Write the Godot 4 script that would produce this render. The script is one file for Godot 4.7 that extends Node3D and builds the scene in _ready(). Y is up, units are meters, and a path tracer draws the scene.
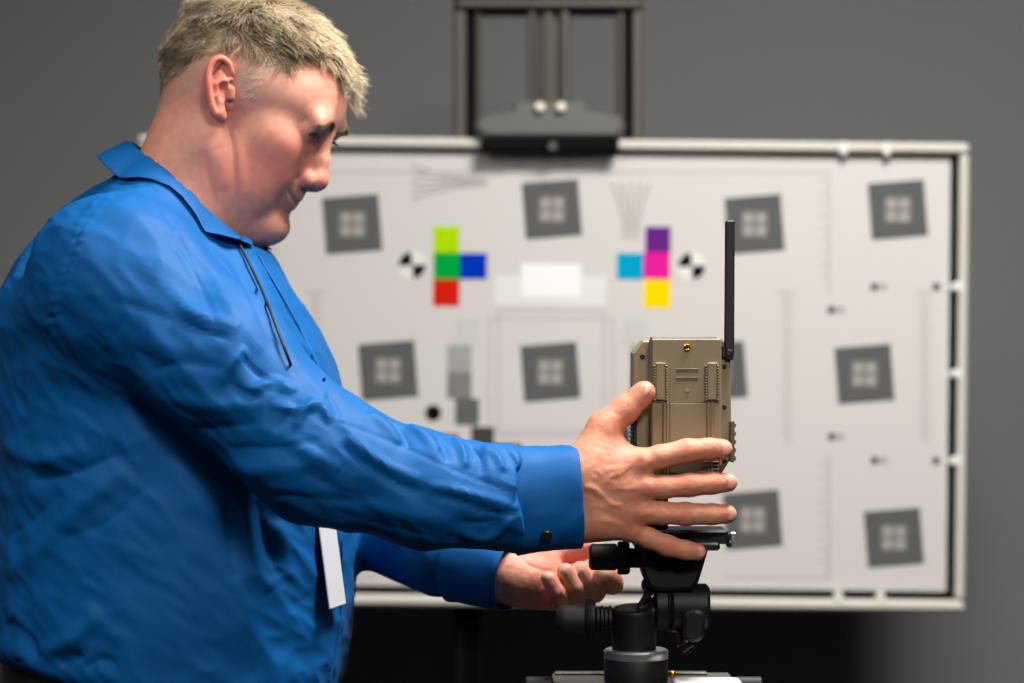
extends Node3D
# A man in a blue shirt adjusts a tan rugged camera on a tripod, a resolution test chart behind him.

const EYE := Vector3(0.0, 1.42, 2.2)
const FOCAL := 2419.0
var M := {}
var rng := RandomNumberGenerator.new()


func at(px: float, py: float, z: float) -> Vector3:
	var k := (EYE.z - z) / FOCAL
	return Vector3((px - 512.0) * k, EYE.y - (py - 341.5) * k, z)


func pix(p: Vector3) -> Vector2:
	var k := FOCAL / (EYE.z - p.z)
	return Vector2(512.0 + p.x * k, 341.5 - (p.y - EYE.y) * k)


func size_at(z: float) -> float:
	return (EYE.z - z) / FOCAL


# ------------------------------------------------------------------ clay: smooth-joined solids meshed as surface nets
class Clay:
	var kind := PackedInt32Array()
	var cut := PackedInt32Array()
	var soft := PackedFloat32Array()
	var a := PackedVector3Array()
	var b := PackedVector3Array()
	var ra := PackedFloat32Array()
	var rb := PackedFloat32Array()
	var fr: Array[Basis] = []
	var rows: Array[PackedFloat32Array] = []
	var power := 2.4

	func put(kd: int, p: Vector3, q: Vector3, r0: float, r1: float, k: float, s: int, f: Basis) -> void:
		kind.append(kd); a.append(p); b.append(q); ra.append(r0); rb.append(r1); soft.append(k); cut.append(s); fr.append(f)

	func cap(p: Vector3, q: Vector3, r0: float, r1: float, k := 0.01, s := 0) -> void:
		put(0, p, q, r0, r1, k, s, Basis())

	func chain(pts: Array, radii: Array, k := 0.01, s := 0) -> void:
		for i in pts.size() - 1:
			cap(pts[i], pts[i + 1], radii[i], radii[i + 1], k, s)

	func ball(c: Vector3, r: Vector3, k := 0.01, s := 0, turned := Basis()) -> void:
		put(1, c, r, minf(r.x, minf(r.y, r.z)), 0.0, k, s, turned.inverse())

	func loft(k := 0.01) -> void:
		put(2, Vector3.ZERO, Vector3.ZERO, 0, 0, k, 0, Basis())

	func below(p: Vector3, n: Vector3, k := 0.004) -> void:   # cuts away what lies on the side n points to
		put(3, p, n.normalized(), 0, 0, k, 1, Basis())

	func one(i: int, p: Vector3) -> float:
		var kd := kind[i]
		if kd == 0:
			var pa := p - a[i]
			var ba := b[i] - a[i]
			var t := clampf(pa.dot(ba) / maxf(ba.length_squared(), 1e-12), 0.0, 1.0)
			return (pa - ba * t).length() - lerpf(ra[i], rb[i], t)
		if kd == 1:
			var q: Vector3 = fr[i] * (p - a[i])
			var r := b[i]
			var e := q / r
			var k0 := e.length()
			var k1 := (e / r).length()
			if k1 < 1e-9:
				return -ra[i]
			return k0 * (k0 - 1.0) / k1
		if kd == 2:
			return lofted(p)
		return -(p - a[i]).dot(b[i])

	func lofted(p: Vector3) -> float:
		var last := rows.size() - 1
		var y := p.y
		var out := 0.0
		if y >= rows[0][0]:
			out = y - rows[0][0]; y = rows[0][0]
		elif y <= rows[last][0]:
			out = rows[last][0] - y; y = rows[last][0]
		var i := 0
		while i < last - 1 and y < rows[i + 1][0]:
			i += 1
		var r0 := rows[i]
		var r1 := rows[i + 1]
		var rm := rows[maxi(i - 1, 0)]
		var rp := rows[mini(i + 2, last)]
		var t := (r0[0] - y) / maxf(r0[0] - r1[0], 1e-6)
		var v := [0.0, 0.0, 0.0, 0.0]
		for j in 4:
			v[j] = cubic_interpolate(r0[j + 1], r1[j + 1], rm[j + 1], rp[j + 1], t)
		var dx: float = p.x - v[0]
		var dz: float = p.z - v[1]
		var k0: float = pow(pow(absf(dx) / v[2], power) + pow(absf(dz) / v[3], power), 1.0 / power)
		var length := sqrt(dx * dx + dz * dz)
		var d: float = length * (1.0 - 1.0 / k0) if k0 > 0.05 else -minf(v[2], v[3])
		d *= 0.85
		if out > 0.0:
			d = sqrt(out * out + maxf(d, 0.0) * maxf(d, 0.0)) if d > 0.0 else out
		return d

	func value(p: Vector3, use: PackedInt32Array) -> float:
		var d := 1000.0
		for i in use:
			var e := one(i, p)
			var k := soft[i]
			if cut[i]:
				var h := maxf(k - absf(d + e), 0.0) / k
				d = maxf(d, -e) + h * h * k * 0.25
			else:
				var h := maxf(k - absf(d - e), 0.0) / k
				d = minf(d, e) - h * h * k * 0.25
		return d

	func net(cell: float, lo: Vector3, hi: Vector3) -> Array:
		const B := 6
		var want := (hi - lo) / cell
		var bx := int(ceil(want.x / B)) + 1
		var by := int(ceil(want.y / B)) + 1
		var bz := int(ceil(want.z / B)) + 1
		var nx := bx * B
		var ny := by * B
		var nz := bz * B
		var sx := 1
		var sy := nx
		var sz := nx * ny
		var val := PackedFloat32Array()
		val.resize(nx * ny * nz)
		val.fill(1.0)
		var every := PackedInt32Array(range(kind.size()))
		var half := 0.5 * sqrt(3.0) * B * cell
		var reach := half * 1.7 + 0.002
		var live := PackedInt32Array()
		for kz in bz:
			for ky in by:
				for kx in bx:
					var base := lo + Vector3(kx, ky, kz) * (B * cell)
					var c := base + Vector3.ONE * (0.5 * (B - 1) * cell)
					var v := value(c, every)
					if absf(v) > reach:
						if v < 0.0:
							for z in B:
								for y in B:
									var row := (kx * B) + (ky * B + y) * sy + (kz * B + z) * sz
									for x in B:
										val[row + x] = -1.0
						continue
					live.append(kx + ky * bx + kz * bx * by)
					var use := PackedInt32Array()
					for i in kind.size():
						var e := one(i, c)
						if kind[i] == 1:
							e *= 0.75 if e > 0.0 else 1.0
						if cut[i] == 0:
							if e < v + 2.2 * half + soft[i]:
								use.append(i)
						elif e < 2.2 * half + soft[i] - v:
							use.append(i)
					for z in B:
						for y in B:
							var row := (kx * B) + (ky * B + y) * sy + (kz * B + z) * sz
							var p := base + Vector3(0, y * cell, z * cell)
							for x in B:
								p.x = base.x + x * cell
								val[row + x] = value(p, use)
		var slot := PackedInt32Array()
		slot.resize(nx * ny * nz)
		slot.fill(-1)
		var verts := PackedVector3Array()
		var off := PackedInt32Array([0, sx, sy, sx + sy, sz, sx + sz, sy + sz, sx + sy + sz])
		var ends := PackedInt32Array([0, 1, 2, 3, 4, 5, 6, 7, 0, 2, 1, 3, 4, 6, 5, 7, 0, 4, 1, 5, 2, 6, 3, 7])
		var corner := PackedVector3Array()
		for i in 8:
			corner.append(Vector3(i & 1, (i >> 1) & 1, (i >> 2) & 1))
		var g := PackedFloat32Array()
		g.resize(8)
		for l in live:
			var kx := l % bx
			var ky := (l / bx) % by
			var kz := l / (bx * by)
			for z in range(kz * B, mini(kz * B + B, nz - 1)):
				for y in range(ky * B, mini(ky * B + B, ny - 1)):
					for x in range(kx * B, mini(kx * B + B, nx - 1)):
						var at0 := x + y * sy + z * sz
						var neg := 0
						for i in 8:
							var w := val[at0 + off[i]]
							g[i] = w
							if w < 0.0:
								neg += 1
						if neg == 0 or neg == 8:
							continue
						var sum := Vector3.ZERO
						var n := 0
						for e in 12:
							var i := ends[e * 2]
							var j := ends[e * 2 + 1]
							if (g[i] < 0.0) != (g[j] < 0.0):
								var t := g[i] / (g[i] - g[j])
								sum += corner[i].lerp(corner[j], clampf(t, 0.02, 0.98))
								n += 1
						slot[at0] = verts.size()
						verts.append(lo + (Vector3(x, y, z) + sum / n) * cell)
		var idx := PackedInt32Array()
		var step := PackedInt32Array([sx, sy, sz])
		for l in live:
			var kx := l % bx
			var ky := (l / bx) % by
			var kz := l / (bx * by)
			for z in range(maxi(kz * B, 1), mini(kz * B + B, nz - 1)):
				for y in range(maxi(ky * B, 1), mini(ky * B + B, ny - 1)):
					for x in range(maxi(kx * B, 1), mini(kx * B + B, nx - 1)):
						var at0 := x + y * sy + z * sz
						var inside := val[at0] < 0.0
						for ax in 3:
							if (val[at0 + step[ax]] < 0.0) == inside:
								continue
							var u := step[(ax + 1) % 3]
							var w := step[(ax + 2) % 3]
							var p := slot[at0 - u - w]
							var q := slot[at0 - w]
							var r := slot[at0]
							var s := slot[at0 - u]
							if p < 0 or q < 0 or r < 0 or s < 0:
								continue
							if inside:
								idx.append_array(PackedInt32Array([p, r, q, p, s, r]))
							else:
								idx.append_array(PackedInt32Array([p, q, r, p, r, s]))
		return [verts, idx]


func normals_of(v: PackedVector3Array, idx: PackedInt32Array) -> PackedVector3Array:
	var n := PackedVector3Array()
	n.resize(v.size())
	for i in range(0, idx.size(), 3):
		var a := idx[i]
		var b := idx[i + 1]
		var c := idx[i + 2]
		var f := (v[c] - v[a]).cross(v[b] - v[a])
		n[a] += f
		n[b] += f
		n[c] += f
	for i in n.size():
		n[i] = n[i].normalized()
	return n


func add_arrays(into: ArrayMesh, v: PackedVector3Array, idx: PackedInt32Array, m: Material, col := PackedColorArray(), n := PackedVector3Array()) -> void:
	var arr := []
	arr.resize(Mesh.ARRAY_MAX)
	arr[Mesh.ARRAY_VERTEX] = v
	arr[Mesh.ARRAY_NORMAL] = n if n.size() else normals_of(v, idx)
	arr[Mesh.ARRAY_INDEX] = idx
	if col.size():
		arr[Mesh.ARRAY_COLOR] = col
	into.add_surface_from_arrays(Mesh.PRIMITIVE_TRIANGLES, arr)
	into.surface_set_material(into.get_surface_count() - 1, m)


# strokes: [[x, y, x, y, ...] in photo pixels at the depth of the cloth, height in mm, width in pixels]; pressed into the side that faces +z
func emboss(v: PackedVector3Array, n: PackedVector3Array, strokes: Array, zmin: float, zmax: float) -> void:
	var px := PackedVector2Array()
	px.resize(v.size())
	for i in v.size():
		px[i] = pix(v[i])
	var push := PackedFloat32Array()
	push.resize(v.size())
	for s in strokes:
		var raw: Array = s[0]
		var pts := PackedVector2Array()
		var ctrl := PackedVector2Array()
		for i in range(0, raw.size(), 2):
			ctrl.append(Vector2(raw[i], raw[i + 1]))
		for i in ctrl.size() - 1:
			var pre := ctrl[maxi(i - 1, 0)]
			var post := ctrl[mini(i + 2, ctrl.size() - 1)]
			for j in 4:
				pts.append(ctrl[i].cubic_interpolate(ctrl[i + 1], pre, post, j / 4.0))
		pts.append(ctrl[ctrl.size() - 1])
		var amp: float = s[1] * 0.001
		var w: float = s[2]
		var box := Rect2(pts[0], Vector2.ZERO)
		for p in pts:
			box = box.expand(p)
		box = box.grow(w * 2.5)
		var total := pts.size() - 1
		var plain: bool = s.size() > 3
		for i in v.size():
			var q := px[i]
			if not box.has_point(q) or v[i].z < zmin or v[i].z > zmax:
				continue
			var best := 1e9
			var along := 0.0
			for j in total:
				var pa := q - pts[j]
				var ba := pts[j + 1] - pts[j]
				var t := clampf(pa.dot(ba) / maxf(ba.length_squared(), 1e-6), 0.0, 1.0)
				var d := (pa - ba * t).length_squared()
				if d < best:
					best = d
					along = (j + t) / total
			if best > w * w * 6.0:
				continue
			var face := clampf(n[i].z * 2.0 + 0.6, 0.0, 1.0)
			var fade := 1.0 if plain else sqrt(maxf(sin(PI * clampf(along, 0.0, 1.0)), 0.0))
			push[i] += amp * (exp(-best / (w * w)) if amp > 0.0 else exp(-sqrt(best + 0.3) / (0.75 * w))) * face * fade
	for i in v.size():
		if push[i] != 0.0:
			v[i] += n[i] * push[i]


# ------------------------------------------------------------------ hard shapes
func tri(st: SurfaceTool, a: Vector3, b: Vector3, c: Vector3) -> void:   # counter-clockwise seen from outside
	var n := (b - a).cross(c - a).normalized()
	for p in [a, c, b]:
		st.set_normal(n)
		st.add_vertex(p)


func quad(st: SurfaceTool, a: Vector3, b: Vector3, c: Vector3, d: Vector3) -> void:
	tri(st, a, b, c)
	tri(st, a, c, d)


func started() -> SurfaceTool:
	var st := SurfaceTool.new()
	st.begin(Mesh.PRIMITIVE_TRIANGLES)
	return st


func hull_face(st: SurfaceTool, ring: Array, mid: Vector3) -> void:   # a flat polygon, turned to face away from mid
	var n := Vector3.ZERO
	for i in range(1, ring.size() - 1):
		n += (ring[i] - ring[0]).cross(ring[i + 1] - ring[0])
	var out: bool = n.dot(ring[0] - mid) > 0.0
	for i in range(1, ring.size() - 1):
		if out:
			tri(st, ring[0], ring[i], ring[i + 1])
		else:
			tri(st, ring[0], ring[i + 1], ring[i])


func bevel_box(st: SurfaceTool, mid: Vector3, size: Vector3, bevel := 0.002, turn := Basis()) -> void:
	var h := size / 2.0
	var e := minf(bevel, minf(h.x, minf(h.y, h.z)) * 0.9)
	var g := h - Vector3.ONE * e
	var P := func(x: float, y: float, z: float) -> Vector3: return mid + turn * Vector3(x, y, z)
	for s in [-1.0, 1.0]:
		hull_face(st, [P.call(s * h.x, -g.y, -g.z), P.call(s * h.x, g.y, -g.z), P.call(s * h.x, g.y, g.z), P.call(s * h.x, -g.y, g.z)], mid)
		hull_face(st, [P.call(-g.x, s * h.y, -g.z), P.call(g.x, s * h.y, -g.z), P.call(g.x, s * h.y, g.z), P.call(-g.x, s * h.y, g.z)], mid)
		hull_face(st, [P.call(-g.x, -g.y, s * h.z), P.call(g.x, -g.y, s * h.z), P.call(g.x, g.y, s * h.z), P.call(-g.x, g.y, s * h.z)], mid)
		for t in [-1.0, 1.0]:
			hull_face(st, [P.call(s * h.x, t * g.y, -g.z), P.call(s * h.x, t * g.y, g.z), P.call(s * g.x, t * h.y, g.z), P.call(s * g.x, t * h.y, -g.z)], mid)
			hull_face(st, [P.call(s * h.x, -g.y, t * g.z), P.call(s * h.x, g.y, t * g.z), P.call(s * g.x, g.y, t * h.z), P.call(s * g.x, -g.y, t * h.z)], mid)
			hull_face(st, [P.call(-g.x, s * h.y, t * g.z), P.call(g.x, s * h.y, t * g.z), P.call(g.x, s * g.y, t * h.z), P.call(-g.x, s * g.y, t * h.z)], mid)
			for u in [-1.0, 1.0]:
				hull_face(st, [P.call(s * h.x, t * g.y, u * g.z), P.call(s * g.x, t * h.y, u * g.z), P.call(s * g.x, t * g.y, u * h.z)], mid)


# a plate: outline in the xy plane (any winding, convex or not), from z0 to z1, its front edge chamfered
func plate(st: SurfaceTool, outline: PackedVector2Array, z0: float, z1: float, bevel := 0.001) -> void:
	var o := outline.duplicate()
	if Geometry2D.is_polygon_clockwise(o):
		o.reverse()
	var inner := o.duplicate()
	if bevel > 0.0:
		for i in o.size():
			var d0 := (o[i] - o[(i + o.size() - 1) % o.size()]).normalized()
			var d1 := (o[(i + 1) % o.size()] - o[i]).normalized()
			var n0 := Vector2(-d0.y, d0.x)
			var n1 := Vector2(-d1.y, d1.x)
			var m := (n0 + n1).normalized()
			inner[i] = o[i] + m * bevel / maxf(m.dot(n0), 0.4)
	var L := func(p: Vector2, z: float) -> Vector3: return Vector3(p.x, p.y, z)
	for i in o.size():
		var j := (i + 1) % o.size()
		quad(st, L.call(o[i], z0), L.call(o[j], z0), L.call(o[j], z1 - bevel), L.call(o[i], z1 - bevel))
		if bevel > 0.0:
			quad(st, L.call(o[i], z1 - bevel), L.call(o[j], z1 - bevel), L.call(inner[j], z1), L.call(inner[i], z1))
	var f := Geometry2D.triangulate_polygon(inner)
	for i in range(0, f.size(), 3):
		var p := inner[f[i]]
		var q := inner[f[i + 1]]
		var r := inner[f[i + 2]]
		if (q - p).cross(r - p) < 0.0:
			var t := q; q = r; r = t
		tri(st, L.call(p, z1), L.call(q, z1), L.call(r, z1))
		tri(st, L.call(p, z0), L.call(r, z0), L.call(q, z0))


# a turned shape: profile of (radius, height) going up, about the axis of the frame's y; lobes swell the radius
func lathe(st: SurfaceTool, profile: Array, frame: Transform3D, seg := 40, lobes := 0, depth := 0.0, squash := 1.0) -> void:
	var np := profile.size()
	var slope := []
	for i in np - 1:
		var d: Vector2 = profile[i + 1] - profile[i]
		slope.append(Vector2(d.y, -d.x).normalized())
	for i in np - 1:
		var n0: Vector2 = slope[i]
		var n1: Vector2 = slope[i]
		if i > 0 and slope[i - 1].dot(slope[i]) > 0.75:
			n0 = (slope[i - 1] + slope[i]).normalized()
		if i < np - 2 and slope[i + 1].dot(slope[i]) > 0.75:
			n1 = (slope[i + 1] + slope[i]).normalized()
		for k in seg:
			var q := []
			for e in [[k, i, n0], [k + 1, i, n0], [k + 1, i + 1, n1], [k, i + 1, n1]]:
				var th: float = TAU * e[0] / seg
				var r: float = profile[e[1]].x
				if lobes:
					r *= 1.0 + depth * (0.5 + 0.5 * cos(th * lobes))
				var nn: Vector2 = e[2]
				q.append([frame * Vector3(cos(th) * r, profile[e[1]].y, -sin(th) * r * squash), (frame.basis * Vector3(cos(th) * nn.x, nn.y, -sin(th) * nn.x)).normalized()])
			for t in [[0, 2, 1], [0, 3, 2]]:
				if (q[t[0]][0] - q[t[1]][0]).length_squared() < 1e-14 or (q[t[1]][0] - q[t[2]][0]).length_squared() < 1e-14 or (q[t[0]][0] - q[t[2]][0]).length_squared() < 1e-14:
					continue
				for c in t:
					st.set_normal(q[c][1])
					st.add_vertex(q[c][0])


func along(p: Vector3, q: Vector3, roll := 0.0) -> Transform3D:   # a frame at p whose y runs to q
	var y := (q - p).normalized()
	var x := y.cross(Vector3(0, 0, 1))
	if x.length() < 0.01:
		x = y.cross(Vector3(1, 0, 0))
	x = x.normalized()
	return Transform3D(Basis(x, y, x.cross(y)) * Basis(Vector3.UP, roll), p)


func rod(st: SurfaceTool, p: Vector3, q: Vector3, r: float, chamfer := 0.001, seg := 32) -> void:
	var l := p.distance_to(q)
	lathe(st, [Vector2(0, 0), Vector2(r - chamfer, 0), Vector2(r, chamfer), Vector2(r, l - chamfer), Vector2(r - chamfer, l), Vector2(0, l)], along(p, q), seg)


func tube(st: SurfaceTool, pts: Array, r: float, seg := 8) -> void:
	var ring := []
	for i in pts.size():
		var d: Vector3 = (pts[mini(i + 1, pts.size() - 1)] - pts[maxi(i - 1, 0)]).normalized()
		var f := along(pts[i], pts[i] + d)
		var row := []
		for k in seg:
			var th := TAU * k / seg
			row.append([pts[i] + f.basis * Vector3(cos(th), 0, -sin(th)) * r, f.basis * Vector3(cos(th), 0, -sin(th))])
		ring.append(row)
	for i in pts.size() - 1:
		for k in seg:
			var e := [ring[i][k], ring[i][(k + 1) % seg], ring[i + 1][(k + 1) % seg], ring[i + 1][k]]
			for t in [0, 2, 1, 0, 3, 2]:
				st.set_normal(e[t][1])
				st.add_vertex(e[t][0])


# ------------------------------------------------------------------ naming
var taken := {}


func numbered(called: String) -> String:
	if not taken.has(called):
		taken[called] = 0
		return called
	taken[called] += 1
	return "%s_%03d" % [called, taken[called]]


func tag(o: Node3D, label: String, category: String, group := "") -> void:
	o.set_meta("label", label)
	o.set_meta("category", category)
	if group:
		o.set_meta("group", group)


func thing(called: String, label: String, category: String, where := Vector3.ZERO, group := "") -> Node3D:
	var o := Node3D.new()
	o.name = numbered(called)
	add_child(o, true)
	o.position = where
	tag(o, label, category, group)
	return o


func obj(called: String, mesh: Mesh, parent: Node3D, where := Vector3.ZERO) -> MeshInstance3D:
	var o := MeshInstance3D.new()
	o.name = called
	o.mesh = mesh
	o.cast_shadow = GeometryInstance3D.SHADOW_CASTING_SETTING_ON
	parent.add_child(o, true)
	o.position = where
	return o


func piece(called: String, st: SurfaceTool, m: Material, parent: Node3D, where := Vector3.ZERO) -> MeshInstance3D:
	st.set_material(m)
	return obj(called, st.commit(), parent, where)


func struct(called: String, mid: Vector3, size: Vector3, m: Material) -> MeshInstance3D:
	var st := started()
	bevel_box(st, Vector3.ZERO, size, 0.003)
	var o := piece(called, st, m, self, mid)
	o.set_meta("kind", "structure")
	return o


func noise(freq: float, seed_ := 1, as_normal := false, strength := 4.0, side := 512, octaves := 4) -> NoiseTexture2D:
	var f := FastNoiseLite.new()
	f.seed = seed_
	f.frequency = freq
	f.fractal_octaves = octaves
	var t := NoiseTexture2D.new()
	t.width = side
	t.height = side
	t.seamless = true
	t.noise = f
	t.as_normal_map = as_normal
	t.bump_strength = strength
	return t


func mat(called: String, c: Color, rough := 0.6, metal := 0.0, spec := 0.5) -> StandardMaterial3D:
	var m := StandardMaterial3D.new()
	m.resource_name = called
	m.albedo_color = c
	m.roughness = rough
	m.metallic = metal
	m.metallic_specular = spec
	M[called] = m
	return m


func grain(m: StandardMaterial3D, tex: Texture2D, per_metre: float, scale := 1.0) -> void:
	m.normal_enabled = true
	m.normal_texture = tex
	m.normal_scale = scale
	m.uv1_triplanar = true
	m.uv1_world_triplanar = true
	m.uv1_scale = Vector3.ONE * per_metre


func rgb8(r: int, g: int, b: int) -> Color:
	return Color(r / 255.0, g / 255.0, b / 255.0)

func _ready() -> void:
	rng.seed = 20240
	var cam := Camera3D.new()
	cam.name = "camera"
	cam.position = EYE
	var lens := CameraAttributesPhysical.new()
	lens.frustum_focal_length = 85.0
	lens.frustum_focus_distance = 2.225
	lens.frustum_near = 0.05
	lens.frustum_far = 60.0
	lens.exposure_aperture = 3.7
	cam.attributes = lens
	add_child(cam)
	cam.current = true
	var env := Environment.new()
	env.background_mode = Environment.BG_COLOR
	env.background_color = Color(0.01, 0.01, 0.01)
	env.tonemap_mode = Environment.TONE_MAPPER_LINEAR
	env.tonemap_exposure = 0.49
	env.sdfgi_enabled = true
	env.ssao_enabled = true
	env.ssil_enabled = true
	var around := WorldEnvironment.new()
	around.name = "environment"
	around.environment = env
	add_child(around)
	materials()
	room()
	test_chart()
	chart_stand()
	tripod()
	rugged_camera()
	person()


func materials() -> void:
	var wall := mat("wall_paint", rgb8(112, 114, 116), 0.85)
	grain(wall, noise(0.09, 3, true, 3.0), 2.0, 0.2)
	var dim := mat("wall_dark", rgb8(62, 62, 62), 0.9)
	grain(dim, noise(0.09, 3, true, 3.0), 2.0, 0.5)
	mat("ceiling_grey", rgb8(120, 120, 118), 0.9)
	var carpet := mat("carpet", rgb8(32, 32, 34), 0.95)
	grain(carpet, noise(0.3, 4, true, 8.0), 3.0, 0.8)
	mat("skirting", rgb8(40, 40, 42), 0.6)
	mat("lamp_body", rgb8(225, 225, 225), 0.5)
	var glow := mat("lamp_glow", rgb8(250, 248, 242), 0.6)
	glow.emission_enabled = true
	glow.emission = rgb8(255, 250, 243)
	glow.emission_energy_multiplier = 2.0
	mat("alu_light", rgb8(200, 197, 187), 0.5, 0.0, 0.5)
	mat("board_black", rgb8(8, 8, 9), 0.75, 0.0, 0.2)
	mat("clip_white", rgb8(214, 213, 208), 0.4)
	var stand := mat("stand_metal", rgb8(78, 74, 68), 0.45, 0.2)
	grain(stand, noise(0.2, 9, true, 2.0), 6.0, 0.2)
	mat("stand_plate", rgb8(86, 88, 86), 0.5, 0.0)
	mat("bolt", rgb8(236, 226, 204), 0.4, 0.0)
	var black := mat("head_black", rgb8(18, 18, 19), 0.5, 0.0, 0.4)
	grain(black, noise(0.35, 5, true, 3.0), 14.0, 0.25)
	mat("rubber", rgb8(17, 17, 19), 0.62)
	mat("chrome", rgb8(205, 205, 208), 0.22, 1.0)
	mat("satin_metal", rgb8(190, 190, 190), 0.38, 0.9)
	mat("rail_metal", rgb8(92, 90, 86), 0.4, 0.5)
	mat("brass", rgb8(214, 150, 50), 0.3, 1.0)
	mat("white_plastic", rgb8(205, 205, 202), 0.35)
	var tan := mat("tan_shell", rgb8(135, 121, 94), 0.55, 0.0, 0.45)
	grain(tan, noise(0.4, 6, true, 3.0), 16.0, 0.2)
	mat("tan_dark", rgb8(96, 86, 66), 0.55)
	mat("screw_black", rgb8(16, 15, 14), 0.5)


func lamp(called: String, label: String, mid: Vector3, w: float, d: float, power: float) -> void:
	var o := thing(called, label, "ceiling light", mid, "ceiling light panels")
	var st := started()
	for s in [-1.0, 1.0]:
		bevel_box(st, Vector3(s * (w / 2 + 0.012), 0, 0), Vector3(0.024, 0.05, d + 0.048), 0.003)
		bevel_box(st, Vector3(0, 0, s * (d / 2 + 0.012)), Vector3(w, 0.05, 0.024), 0.003)
	bevel_box(st, Vector3(0, 0.02, 0), Vector3(w, 0.01, d), 0.002)
	piece("frame", st, M.lamp_body, o)
	var g := started()
	bevel_box(g, Vector3(0, -0.008, 0), Vector3(w, 0.006, d), 0.001)
	piece("diffuser", g, M.lamp_glow, o)
	var l := AreaLight3D.new()
	l.name = "panel_light"
	l.area_size = Vector2(w * 0.96, d * 0.96)
	l.light_color = rgb8(255, 250, 244)
	l.light_energy = power
	l.shadow_enabled = true
	l.set("area_range", 12.0)
	l.set("area_attenuation", 2.0)
	o.add_child(l)
	l.position = Vector3(0, -0.014, 0)
	l.rotation_degrees = Vector3(-90, 0, 0)


func room() -> void:
	var back := -1.92
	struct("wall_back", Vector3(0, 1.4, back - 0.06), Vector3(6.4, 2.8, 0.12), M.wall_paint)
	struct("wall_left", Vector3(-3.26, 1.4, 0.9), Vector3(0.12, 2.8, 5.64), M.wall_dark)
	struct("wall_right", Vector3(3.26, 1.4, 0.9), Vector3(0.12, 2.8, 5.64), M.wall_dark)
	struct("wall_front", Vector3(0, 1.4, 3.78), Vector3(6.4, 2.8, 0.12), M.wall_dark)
	struct("floor", Vector3(0, -0.06, 0.93), Vector3(6.64, 0.12, 5.82), M.carpet)
	struct("ceiling", Vector3(0, 2.86, 0.93), Vector3(6.64, 0.12, 5.82), M.ceiling_grey)
	struct("baseboard_back", Vector3(0, 0.05, back + 0.006), Vector3(6.4, 0.1, 0.012), M.skirting)
	lamp("ceiling_light", "square white ceiling light panel above the test chart and tripod", Vector3(0.55, 2.775, 0.0), 0.6, 0.6, 15.5)
	lamp("ceiling_light", "square white ceiling light panel above and in front of the man", Vector3(-1.1, 2.775, 0.8), 0.6, 0.6, 3.5)
	lamp("ceiling_light", "square white ceiling light panel behind the photographer's place", Vector3(0.55, 2.775, 2.3), 0.6, 0.6, 15.0)


# ------------------------------------------------------------------ the chart: 1.2 m board, hung 0.6 m before the wall
const CHART_Z := -1.3
const CHART_TILT := 0.0105


func cc(px: float, py: float) -> Vector2:   # a spot of the chart, in metres from its centre
	var k := size_at(CHART_Z)
	var d := Vector2(px - 551.0, py - 373.0)
	return Vector2(d.x + d.y * CHART_TILT, -(d.y - d.x * CHART_TILT)) * k


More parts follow.
